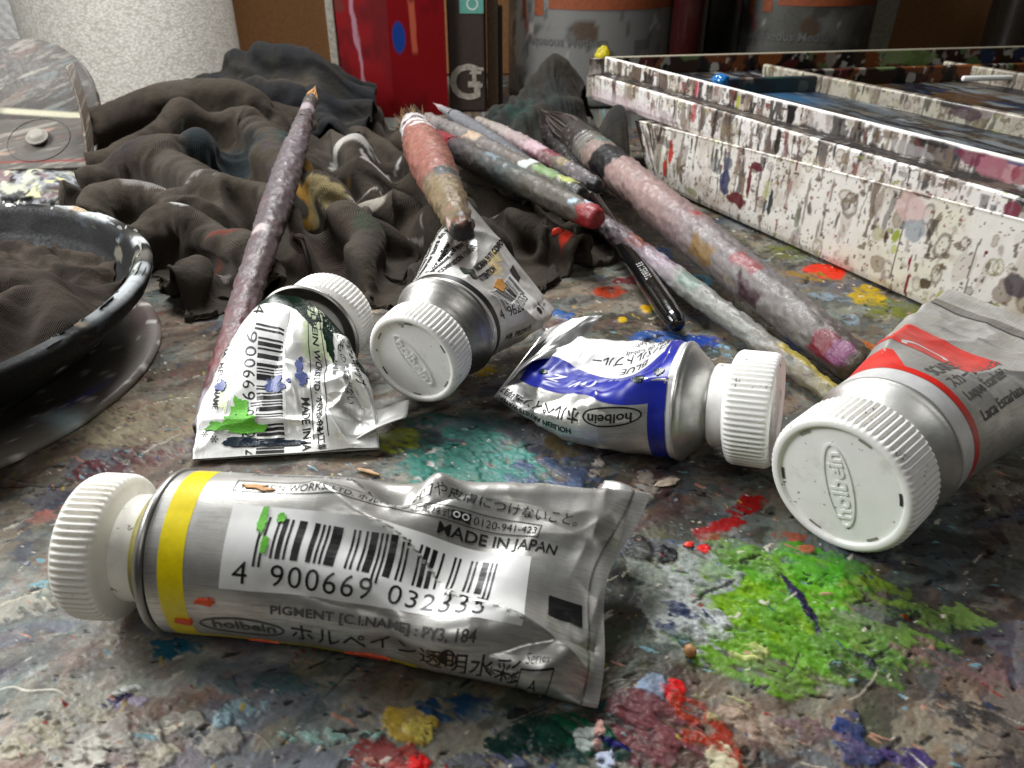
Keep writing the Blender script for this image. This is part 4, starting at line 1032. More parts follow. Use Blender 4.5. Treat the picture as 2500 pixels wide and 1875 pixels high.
# the big mop brush with dusty pink handle
root, p0, d, u, v, L = brush('big dusty pink mop brush with ringed ferrule, black paint band and speckled thick end', (7.45, 14.35, .52), (1.2, 34.9, 1.95))
f = caked([(0, '#4f4438'), (.7, '#5c5048'), (1.6, '#7a746c'), (4, '#807a78'), (6.5, '#857a78'), (8.0, '#947a76'), (10, '#a5857e'), (13, '#a2847c'), (14.6, '#8f7a70'), (16, '#8c8074'), (18, '#4a4038')],
          [('#b4a8a4', 1.7, .62), ('#6a5a5c', 1.5, .64), ('#a08a5c', 1.0, .70), ('#5a5e64', 1.4, .68), ('#c8bcb8', 4.2, .71), ('#8a5a5e', 1.6, .70)], 63,
          [(-.5, .25, '#4a3c26', 0, None), (.35, 1.2, '#7a0f24', 150, 40), (.15, .6, '#7e2a62', 140, 34), (.4, .8, '#8a1c24', 40, 22), (3.9, 5.0, '#9a4a4a', 110, 22), (3.2, 4.2, '#4a3238', 178, 30), (5.6, 6.6, '#8a6c3a', 165, 30), (7.4, 7.7, '#b0382e', 80, 16),
           (12.7, 14.1, '#0b0a0a', 105, 100), (14.5, 14.9, '#5a7a70', 60, 40)])
brush_part('handle', root, p0, d, u, v, [0, .25, 1.5, 4, 7.5, 10, 13, 14.9], [.37, .44, .49, .54, .60, .62, .64, .66], f, M_CRUST, na=60, crust=.045, seed=63, close0=True)
ferr = caked([(14, '#7e7a70'), (15.3, '#6a655a'), (15.9, '#37302a'), (18, '#1f1915')], [('#4a443c', 1.5, .6), ('#a8a49a', 2.5, .66)], 66)
tt = np.linspace(14.9, 17.2, 60); rr = np.interp(tt, [14.9, 15.3, 17.2], [.67, .68, .64])
for c_ in (15.2, 15.5, 15.8): rr = rr - .05 * np.exp(-((tt - c_) / .05) ** 2)
brush_part('ferrule', root, p0, d, u, v, tt, rr, ferr, M_CRUST, na=60, crust=.02, seed=64, nt_=60)
tuft('bristles', root, p0 + d * 17.0, d, u, v, L - 17.0, .62, ['#1f1814', '#2b211b', '#33271f', '#5a5048'], 620, 65, .12, thick=.05)
caps(p0, d, (0, 17.8), (.66, .66))

# long thin speckled brush
root, p0, d, u, v, L = brush('long thin speckled lilac brush running from under the red end down to the scarlet tube', (6.85, 13.25, .27), (1.75, 25.4, .95))
root['label'] = 'long thin speckled lilac brush from under the red-ended brush to the scarlet tube'
f = caked([(0, '#6a5c40'), (.8, '#8a8050'), (2, '#8a8478'), (4, '#98988e'), (6, '#9a9a94'), (7.2, '#a894a0'), (8.6, '#6a5a60'), (13, '#5e5258')],
          [('#c8c4bc', 1.9, .6), ('#5f6a66', 1.6, .63), ('#a8bcae', 1.3, .66), ('#5a4a4c', 1.6, .66), ('#a88a9c', 1.3, .69), ('#e4e0da', 4, .72)], 73,
          [(-.5, .2, '#3c3024', 0, None), (.4, 2.2, '#b4a23a', 80, 28), (5.2, 6.1, '#869a8e', 110, 40), (6.5, 7.2, '#9a8490', 90, 40), (8.0, 8.8, '#8a4a44', 70, 60), (8.4, 9.0, '#c06a3a', 60, 25)])
brush_part('handle', root, p0, d, u, v, [0, .25, 2, 6, 10.5, L], [.16, .2, .25, .31, .29, .24], f, M_CRUST, crust=.05, seed=73, close0=True, close1=True)
caps(p0, d, (0, L), (.3, .3))

# glossy black brush with white lettering
root, p0, d, u, v, L = brush('glossy black handled brush with white numbers and crusted hair under the speckled brush', (4.02, 16.9, .33), (1.2, 35.4, 1.5))
f = lambda T, A, x, y, z: np.ones(T.shape + (3,)) * np.array((.006, .006, .006))
brush_part('handle', root, p0, d, u, v, [0, .2, .8, 3, 8.5], [.2, .26, .29, .28, .26], f, M_GLOSS, close0=True)
f = caked([(8, '#141312'), (11, '#1c1a18'), (14, '#262220'), (19, '#1c1917')], [('#5a5450', 2.2, .67), ('#8a827c', 4.2, .71), ('#0c0b0b', 1.4, .55)], 83)
brush_part('ferrule', root, p0, d, u, v, [8.5, 8.7, 12, 16.3], [.27, .29, .34, .36], f, M_CRUST, crust=.07, seed=84)
tuft('bristles', root, p0 + d * 16.2, d, u, v, L - 16.2, .34, ['#17130f', '#241d18', '#3a3029'], 150, 85, .25, thick=.03)
V, F = text_tris('33125937', .25, .004)
V = place2d(V, 0, 0, 0, 1, 1, (0, .5))
bm = bmesh.new(); M_WINK = plain('white_ink', '#8f8f8b', .5)
an = V[:, 1] / .285 + R_(112); tt = 3.0 - V[:, 0]
vs = [bm.verts.new(p0 + d * t_ + (u * math.cos(a_) + v * math.sin(a_)) * .292) for t_, a_ in zip(tt, an)]
for fc in F: bm.faces.new([vs[k] for k in fc])
lo = bm_obj('lettering', bm, M_WINK, root); lo['kind'] = 'stuff'
caps(p0, d, (0, 16), (.36, .36))

# ---------------------------------------------------------------- white palette box at the right: lower box, tray on top, wells
E1 = np.array((.422, -.907, 0)); NO = np.array((-.907, -.422, 0)); EB = np.array((.984, .179, 0)); UPZ = np.array((0, 0, 1.0))
C0 = np.array((3.46, 34.36, 0))
M_TRAY = vc_mat('stained_white_plastic', .3, .5, 20, .14, .012, 70, .06, spec=.5, vary=.1)
M_WET = vc_mat('wet_mixed_paint', .3, .55, 9, .3, .02, 40, .12, spec=.3, vary=.2)
box = thing('palette_box', 'big white plastic palette box splattered with brown and red paint, mixing tray on top', 'palette box', tuple(C0))

def stains(t, z, seed, dens=1.0, top=4.2, drip=1.0, base='#dcd8cf', rings=0, rng_t=(0, 22), rng_z=(0, 3)):
    C = np.ones(t.shape + (3,)) * srgb(base) * 1.0
    C = mix(C, srgb('#c9b9b4'), sst(.5, .75, fbm2(t * .7, z * .9, 3, seed)) * .45)
    C = mix(C, srgb('#cfcaa8'), sst(.55, .75, fbm2(t * .8 + 9, z * 1.1, 3, seed + 1)) * .35)
    w = (fbm2(t * 2, z * 2, 3, seed + 2) - .5) * .5
    # vertical runs, denser in some stretches
    for k, (h, f, fz, th, al) in enumerate([('#a2907e', 2.2, .8, .61, .35), ('#3a2e26', 3.6, .75, .635, .85), ('#6b584a', 4.6, 1.0, .64, .7), ('#1d1917', 5.2, .9, .665, .9), ('#857668', 2.8, 1.1, .64, .6)]):
        n = fbm2(t * f + w, z * fz + .6 * w + k, 3, seed + 10 + k, .45)
        reg = fbm2(t * .6 + 3 * k, z * .45, 2, seed + 30 + k)
        m = sst(th, th + .06, n + (reg - .5) * .22 * drip + (dens - 1) * .30)
        C = mix(C, srgb(h) * .85, m * al)
    C = mix(C, srgb('#a89684'), sst(.52, .72, fbm2(t * .9 + 4, z * .8 + 2, 5, seed + 44, .6)) * .45)
    C = mix(C, srgb('#7d6c5c'), sst(.56, .70, fbm2(t * 7, z * 5, 4, seed + 45, .65)) * sst(.45, .62, fbm2(t * .8, z * .8, 3, seed + 46)) * .55)
    # specks
    for k, (h, f, th) in enumerate([('#4a3c30', 6, .80), ('#5a4a40', 12, .79), ('#6a5a48', 4, .79), ('#8a3a3a', 5, .83), ('#9aa050', 4.4, .84)]):
        n = fbm2(t * f, z * f * .9, 2, seed + 50 + k)
        C = mix(C, srgb(h) * .9, sst(th, th + .02, n) * .8)
    rg = np.random.RandomState(seed + 5)
    for k in range(rings):
        a = rng_t[0] + (rng_t[1] - rng_t[0]) * rg.rand() ** .8; b = rg.uniform(*rng_z)
        r = rg.uniform(.06, .24); e = rg.uniform(.7, 1.7)
        sel = (np.abs(t - a) < .6) & (np.abs(z - b) < .7)
        if not sel.any(): continue
        ds = np.hypot(t[sel] - a, (z[sel] - b) / e) / r + (noise2(t[sel] * 6, z[sel] * 6, k) - .5) * .35
        h = [srgb('#6a5036'), srgb('#7d6a4a'), srgb('#8f8a62'), srgb('#5a4a44'), srgb('#9a8a8a')][k % 5]
        fill = [.3, .5, .2, .7, .12][rg.randint(5)]
        m = np.maximum(sst(1.0, .9, ds) * fill, sst(.25, .1, np.abs(ds - .93)) * .75)
        C[sel] = C[sel] + (h * .9 - C[sel]) * (m * .9)[:, None]
    return C

def runs(C, t, z, seed, n, t0, t1, ztop, zmin, skew=1.0, wmax=.11):
    """single drips that start at the top edge and run down, with a bead at the end"""
    rg = np.random.RandomState(seed)
    for k in range(n):
        a = t0 + (t1 - t0) * rg.rand() ** skew; L = (ztop - zmin) * (.15 + .85 * rg.rand() ** 1.6); w = rg.uniform(.015, wmax); st = ztop - rg.rand() ** 2 * .5 * (ztop - zmin)
        h = srgb(['#2a211b', '#4a3a2e', '#1a1716', '#6e5b4a', '#8a7866', '#3a2c2a', '#5a4a50', '#7a3a34', '#4a5058'][rg.randint(9)]) * .85
        sel = (np.abs(t - a) < w * 3 + .15)
        if not sel.any(): continue
        ts, zs = t[sel], z[sel]
        c = a + (noise2(zs * 2.3 + k, zs * 0, seed + k) - .5) * .12
        f = np.clip((st - zs) / max(L, .05), 0, 1)
        ww = w * (1.15 - .6 * f) * (.6 + .8 * noise2(zs * 5, zs * 0 + k, seed)) + w * .5 * np.exp(-((f - .97) / .06) ** 2)
        m = sst(1.1, .75, np.abs(ts - c) / (ww + 1e-4)) * (zs < st) * (f < .995)
        C[sel] = C[sel] + (h - C[sel]) * (m * rg.uniform(.55, .95))[:, None]
    return C

def blots(C, t, z, lst, seed):
    for k, (a, b, ra, rb, h, cov) in enumerate(lst):
        n = (fbm2(t * 3.2, z * 3.2, 4, seed + k) - .5) * 1.5
        e = np.hypot((t - a) / ra, (z - b) / rb) + n * .75
        C = mix(C, srgb(h) * .88, sst(1.05, .88, e) * cov)
    return C

def strip(name, t0, t1, prof, colf, mat, parent=None, nt_=None, relief=.0, seed=0, e1=E1, no=NO, org=C0):
    """sweep an outline (offset outward, height) along a straight line"""
    pr = np.array(prof, float); L = np.concatenate([[0], np.cumsum(np.hypot(*np.diff(pr, axis=0).T))])
    n = max(10, int(L[-1] / .035)); s = np.linspace(0, L[-1], n)
    o = np.interp(s, L, pr[:, 0]); z = np.interp(s, L, pr[:, 1])
    nt_ = nt_ or int((t1 - t0) / .04)
    t = np.linspace(t0, t1, nt_)
    T, Z = np.meshgrid(t, z, indexing='ij'); O = np.repeat(o[None], nt_, 0)
    C = colf(T, Z)
    if relief: O = O + relief * (fbm2(T * 4, Z * 3, 4, seed) - .5)
    P = org + e1 * T[..., None] + no * O[..., None] + UPZ * Z[..., None]
    return grid_obj(name, P, mat, parent or box, col=C, flip=False)

low_bl = [(5.85, 1.7, .14, .55, '#b8301c', .95), (5.6, 1.0, .14, .38, '#c03a22', .95), (9.1, 1.9, .24, .34, '#4a5064', .8), (9.05, 1.35, .26, .5, '#272c58', .9), (8.5, 1.7, .3, .3, '#5a5e66', .6), (9.7, .85, .55, .26, '#5e0f1c', .95), (10.25, 1.45, .1, .55, '#64101c', .95), (10.5, 2.1, .26, .14, '#5c1220', .95),
          (11.1, 1.5, .16, .3, '#b0b47c', .7), (11.35, 1.1, .09, .42, '#23302f', .95), (11.15, .95, .05, .2, '#2e5a68', .9), (12.6, 1.1, .14, .4, '#7a7c68', .8), (7.35, .45, .28, .13, '#8c9460', .8), (16.4, 2.2, .5, .3, '#d2b4ae', .8), (16.5, 2.62, .3, .16, '#5c3a2a', .9), (16.63, 1.72, .3, .3, '#8e969e', .75), (16.15, 1.45, .12, .16, '#9aa820', .9), (16.2, 1.15, .1, .12, '#b4bc4a', .7),
          (16.76, .95, .035, .34, '#8a0f34', 1), (16.84, .4, .05, .34, '#7a1030', 1), (17.38, .62, .2, .14, '#4a3820', .95), (17.9, .45, .14, .16, '#a9a83c', .7), (18.3, .3, .2, .16, '#b4b880', .7), (19.6, 1.27, .28, .24, '#4a4048', .9), (18.69, 1.73, .05, .04, '#7a1818', 1), (15.6, 1.36, .18, .2, '#b0aa7c', .7), (15.85, 1.34, .07, .13, '#4a3422', .9), (5.4, 2.0, .5, .2, '#3a2a22', .6), (4.4, 1.8, .3, .4, '#2a211d', .6)]
def col_low(T, Z):
    dens = np.clip(1.12 - T * .045, .5, 1.06)
    C = stains(T, Z, 100, dens, rings=46, rng_t=(9, 23), rng_z=(.1, 2.9))
    C = runs(C, T, Z, 150, 48, 3.3, 20, 2.75, .3, 2.0)
    C = blots(C, T, Z, low_bl, 140)
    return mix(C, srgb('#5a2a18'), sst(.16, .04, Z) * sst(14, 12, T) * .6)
ztop = lambda t: 2.20 + (t - 3.4) * .049
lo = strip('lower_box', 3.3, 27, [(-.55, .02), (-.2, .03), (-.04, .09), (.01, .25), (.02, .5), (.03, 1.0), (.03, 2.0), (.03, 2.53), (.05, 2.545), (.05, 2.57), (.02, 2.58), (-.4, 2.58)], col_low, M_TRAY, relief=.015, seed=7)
# its rim climbs toward the near end and its far end slants in under the tray
me = lo.data
co = np.zeros(len(me.vertices) * 3, np.float32); me.vertices.foreach_get('co', co); co = co.reshape(-1, 3).astype(float)
tt = co @ E1
co[:, 2] *= np.interp(tt, [0, 60], [ztop(0), ztop(60)]) / 2.58
s_ = np.clip((5.0 - tt) / 1.0, 0, 1) * np.clip(1 - co[:, 2] / 2.2, 0, 1)
co += (E1 * 1.5)[None] * s_[:, None]
me.vertices.foreach_set('co', co.astype(np.float32).ravel()); me.update()
bm = bmesh.new()
q = [C0 + E1 * a + EB * b for a, b in ((4.1, .1), (27, .1), (27, 20), (4.1, 20))]
def prism(bm, quad, z0, z1):
    a = [bm.verts.new(p + UPZ * z0) for p in quad]; b = [bm.verts.new(p + UPZ * z1) for p in quad]
    bm.faces.new(a[::-1]); bm.faces.new(b)
    for k in range(4): bm.faces.new([a[k], a[(k + 1) % 4], b[(k + 1) % 4], b[k]])
    bmesh.ops.recalc_face_normals(bm, faces=bm.faces)
q = [C0 + E1 * a + EB * b for a, b in ((5.6, .5), (27, .5), (27, 20), (5.6, 20))]
prism(bm, q, .05, 2.2)
M_PLASTIC = plain('dull_white_plastic', '#b9b4aa', .45, 0, 15, .1, .02, .2)
bm_obj('box_core', bm, M_PLASTIC, box)

def col_t2(T, Z):
    C = stains(T, Z * 1.4, 200, np.where(T < 6, .88, .96), rings=28, rng_t=(0, 22), rng_z=(3.6, 4.6), base='#e0dcd5')
    C = runs(C, T, Z, 250, 45, -.2, 21, 3.38, 2.6, 1.0, .09)
    C = mix(C, srgb('#d8c4c8'), sst(3.1, 2.6, Z) * sst(7, 4, T) * .6)
    return blots(C, T, Z, [(6.9, 3.1, .14, .3, '#b4464a', .8), (11.2, 3.0, .12, .35, '#14120f', .95), (18.9, 3.1, .2, .22, '#7a2a40', .9), (15.9, 3.15, .2, .1, '#6a6660', .6)], 240)
strip('tray_skirt', -.22, 27, [(-.6, 2.30), (-.25, 2.31), (-.1, 2.38), (-.02, 2.56), (0, 2.9), (0.01, 3.36), (-.02, 3.40), (-.07, 3.41), (-.6, 3.42)], col_t2, M_TRAY, relief=.01, seed=17)
def col_led(T, Z): 
    C = np.ones(T.shape + (3,)) * srgb('#231e1c')
    C = mix(C, srgb('#4c4238'), sst(.5, .62, fbm2(T * 1.2, Z * 6 + T * .2, 4, 260)))
    C = mix(C, srgb('#7d7a78'), sst(.66, .7, fbm2(T * 3, Z * 8 + T, 4, 261)))
    return C
# the ledge below the rim holds dark dried paint
t_ = np.linspace(-.15, 27, 700); o_ = np.linspace(-.58, -.07, 14)
T, O = np.meshgrid(t_, o_, indexing='ij'); Zl = 3.425 + .05 * sst(-.2, -.6, O) + .05 * (fbm2(T * 2, O * 6, 4, 262) - .4) * sst(-.07, -.12, O)
grid_obj('paint_ledge', C0 + E1 * T[..., None] + NO * O[..., None] + UPZ * Zl[..., None], M_WET, box, col=col_led(T, O))

rim_bl = [(6.3, 3.8, .1, .4, '#b03a50', .9), (6.35, 3.8, .05, .4, '#d8a0a8', .7), (8.55, 3.7, .1, .2, '#b0b440', .9), (11.05, 3.75, .2, .6, '#12110f', 1), (12.4, 3.72, .6, .5, '#cfcac4', .5), (13.0, 3.8, .3, .4, '#2c2a28', .8), (17.3, 3.85, .6, .2, '#742040', .85), (18.0, 3.75, .5, .3, '#b0707c', .8), (18.6, 3.8, .3, .4, '#8a2a3c', .8), (16.2, 3.95, .5, .08, '#1c1618', .8), (18.4, 4.0, .25, .08, '#3a4a70', .8), (15.5, 3.65, .8, .2, '#b8b4b2', .5)]
def col_t1(T, Z):
    C = stains(T, Z * 1.1, 300, np.where(T < 11, 1.13, 1.08), drip=1.3, base='#dedad4')
    C = runs(C, T, Z, 350, 95, -.1, 21, 4.06, 3.5, 1.0, .13)
    C = blots(C, T, Z, rim_bl, 340)
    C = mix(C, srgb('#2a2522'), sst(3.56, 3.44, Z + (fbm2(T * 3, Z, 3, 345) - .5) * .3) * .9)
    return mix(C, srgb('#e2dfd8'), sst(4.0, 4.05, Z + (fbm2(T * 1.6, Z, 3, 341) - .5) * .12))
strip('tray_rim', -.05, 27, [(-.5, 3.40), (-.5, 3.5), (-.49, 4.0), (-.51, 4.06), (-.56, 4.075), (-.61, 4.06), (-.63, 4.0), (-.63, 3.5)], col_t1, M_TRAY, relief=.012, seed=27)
# end and back walls
C1 = C0 - NO * .0 + NO * (-.5)
def col_in(T, Z):
    C = np.ones(T.shape + (3,)) * srgb('#2a1c14')
    for k, (h, f, th) in enumerate([('#0e0c0b', .9, .52), ('#8a8278', 1.6, .62), ('#6a3a1a', .9, .62), ('#4c1c16', 1.1, .63), ('#5a6a44', .8, .66), ('#a8a296', 2.3, .665), ('#23304a', 1.0, .68)]):
        C = mix(C, srgb(h) * .9, sst(th, th + .04, fbm2(T * f, Z * f * .8 + k, 4, 400 + k, .55)))
    C = blots(C, T, Z, [(7.3, 3.8, .5, .4, '#8a4c20', .9), (13.4, 3.8, .9, .4, '#7a8c5c', .9), (10.2, 3.8, .3, .4, '#8f877c', .7), (14.5, 3.7, .8, .4, '#6f8a4a', .7)], 420)
    return mix(C, srgb('#a8a08c'), sst(4.0, 4.05, Z))
NB = np.array((.179, -.984, 0))
strip('tray_wall', 0.1, 26, [(.0, 3.3), (.02, 3.5), (.03, 4.0), (.0, 4.06), (-.06, 4.07), (-.12, 4.0), (-.14, 2.5)], col_in, M_TRAY, e1=EB, no=NB, org=C0 - NO * 0 + NO * (-.55))
strip('tray_wall', -.28, .35, [(.12, 2.5), (.16, 3.36), (.05, 3.41), (-.1, 3.42), (-.1, 4.0), (-.12, 4.06), (-.3, 4.06)], lambda T, Z: stains(T, Z, 470), M_TRAY, e1=EB, no=-NB, org=C0)

# floor of the tray with mixed paint, and the low walls of its wells
ORGW = C0 + NO * (-.62)
t_ = np.linspace(0, 26, 420); b_ = np.linspace(0, 26, 360)
T, B = np.meshgrid(t_, b_, indexing='ij')
dist = B * 1.0
Zf = 3.36 + .03 * (fbm2(T * 1.1, B * 1.1, 4, 500) - .5)
Cc = np.ones(T.shape + (3,)) * srgb('#33302e')
sw = T * .25
for k, (h, f, th, a) in enumerate([('#6f7a82', .5, .55, 1), ('#1a1a22', .6, .54, 1), ('#8c857a', .7, .6, 1), ('#33466a', .5, .62, .9), ('#54402e', .6, .6, 1), ('#a8b0b4', .9, .64, .9), ('#26222c', 1.2, .58, 1), ('#7a7462', 1.1, .64, .9)]):
    n = fbm2(T * f * .55 + (fbm2(T * .5, B * .5, 3, 520 + k) - .5) * 2, B * f * 1.9 + T * .1, 4, 530 + k, .55)
    Cc = mix(Cc, srgb(h) * .85, sst(th, th + .05, n) * a)
Cc = mix(Cc, srgb('#6a4a2a'), sst(6.5, 8, B) * sst(.45, .6, fbm2(T * .8, B * .8, 3, 560)) * .8)
Cc = mix(Cc, srgb('#3f7fae'), np.exp(-((T - 6.5) / 1.5) ** 2 - ((B - 3.6) / .8) ** 2) * .75)
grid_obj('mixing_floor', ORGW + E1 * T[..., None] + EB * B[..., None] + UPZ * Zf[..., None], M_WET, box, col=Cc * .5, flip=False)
def col_div(T, Z):
    C = stains(T, Z * 1.2, 600, .98, base='#b8b4a4', rings=30, rng_t=(0, 20), rng_z=(4, 4.7))
    C = mix(C, srgb('#5a5648'), .35 * np.ones_like(T))
    return blots(C, T, Z, [(12.5, 3.7, .5, .3, '#a8987c', .8), (8.8, 3.9, .6, .2, '#1c1612', .9), (9.4, 3.7, .5, .2, '#3a2030', .8)], 640)
def wall(name, org, e, n, L, z1, colf, w=.14):
    return strip(name, 0, L, [(w, 3.34), (w, z1 - .05), (w * .6, z1), (-w * .6, z1), (-w, z1 - .05), (-w, 3.34)], colf, M_TRAY, e1=e, no=n, org=org)
WD = C0 + NO * (-5.9)
p_div = WD + E1 * 3.6
wall('divider', p_div, E1, NO, 20, 3.93, col_div)
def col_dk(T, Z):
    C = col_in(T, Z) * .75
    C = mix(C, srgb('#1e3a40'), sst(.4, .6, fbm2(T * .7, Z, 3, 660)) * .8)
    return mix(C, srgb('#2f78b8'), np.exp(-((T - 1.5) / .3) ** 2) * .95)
pc = C0 + NO * (-.62) + E1 * 5.15
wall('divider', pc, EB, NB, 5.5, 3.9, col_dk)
wall('divider', pc + EB * 5.5 + E1 * -1.1, EB, NB, 16, 3.95, col_in)
wall('divider', p_div + EB * 7.6 + E1 * .6, E1, NO, 14, 3.93, col_div)
# a blue dollop hanging over the well wall
bm = bmesh.new(); bmesh.ops.create_icosphere(bm, subdivisions=4, radius=.32)
for v_ in bm.verts:
    n = float(fbm3(v_.co.x * 4 + 3, v_.co.y * 4, v_.co.z * 4, 3, 9)) - .5
    v_.co = v_.co * (1 + n * .6); v_.co.z *= .7
    if v_.co.z < 0: v_.co.z *= 2.1
bmesh.ops.translate(bm, verts=bm.verts, vec=Vector(pc + EB * 1.5 + UPZ * 3.85 + NB * .08))
bm_obj('paint_dollop', bm, plain('wet_blue_paint', '#1f6aa8', .12, 0, 10, .1, .02, .3, coat=.5), box, smooth=True)

# white stick with a dark drop in the middle lying in the back well
st = thing('mixing_stick', 'thin white stick with a dark paint drop, lying in the tray wells', 'stick', tuple(C0 + E1 * 3.5 + EB * 9.5 + UPZ * 3.6))
pa = np.array((17.3, 31.35, 3.72)); pb = np.array((22.2, 31.9, 3.72))
d_, u_, v_ = axes(pb - pa)
wt = lambda T, A, x, y, z: np.ones(T.shape + (3,)) * srgb('#e6e6e2')
dk = lambda T, A, x, y, z: np.ones(T.shape + (3,)) * srgb('#120d0c')
brush_part('rod', st, pa, d_, u_, v_, [0, 2.3], [.1, .1], wt, M_TRAY, na=16, nt_=4, close0=True, close1=True)
brush_part('rod', st, pa, d_, u_, v_, [3.3, 5.0], [.1, .1], wt, M_TRAY, na=16, nt_=4, close0=True, close1=True)
brush_part('paint_drop', st, pa, d_, u_, v_, [2.3, 2.6, 2.9, 3.3], [.1, .2, .25, .1], dk, M_GLOSS, na=20, nt_=14, close0=True, close1=True)

# ---------------------------------------------------------------- rags: a sheet is crowded into its place and relaxes into folds
def knit_mat(name, ribs=4.4, st=.5, sheen=.06, rough=.95):
    m, nt, b = nmat(name)
    at = N(nt, 'ShaderNodeAttribute', attribute_name='Col')
    uv = N(nt, 'ShaderNodeAttribute', attribute_name='UVc')
    sp = N(nt, 'ShaderNodeSeparateXYZ'); nt.links.new(uv.outputs['Vector'], sp.inputs[0])
    n2 = noise_node(nt, 26, 4, .65)
    v = ramp(nt, n2, [(.3, .72), (.7, 1.22)])
    c = mixc(nt, at.outputs['Color'], v, 1.0, 'MULTIPLY')
    nt.links.new(c, b.inputs['Base Color'])
    b.inputs['Roughness'].default_value = rough
    b.inputs['Sheen Weight'].default_value = sheen; b.inputs['Sheen Roughness'].default_value = .5
    b.inputs['Sheen Tint'].default_value = (.75, .7, .62, 1)
    b.inputs['Specular IOR Level'].default_value = .12
    wv = N(nt, 'ShaderNodeTexWave', wave_type='BANDS', bands_direction='X')
    mp = N(nt, 'ShaderNodeMapping'); nt.links.new(uv.outputs['Vector'], mp.inputs[0])
    nt.links.new(mp.outputs[0], wv.inputs['Vector'])
    wv.inputs['Scale'].default_value = ribs; wv.inputs['Distortion'].default_value = .6; wv.inputs['Detail'].default_value = 2; wv.inputs['Detail Scale'].default_value = .8
    p = bump(nt, b, wv.outputs['Fac'], st, .03)
    wr = noise_node(nt, 1.5, 4, .55, None, (1, 1.6, 1))
    p = bump(nt, b, wr, .45, .22, p)
    bump(nt, b, n2, .4, .025, p)
    return m

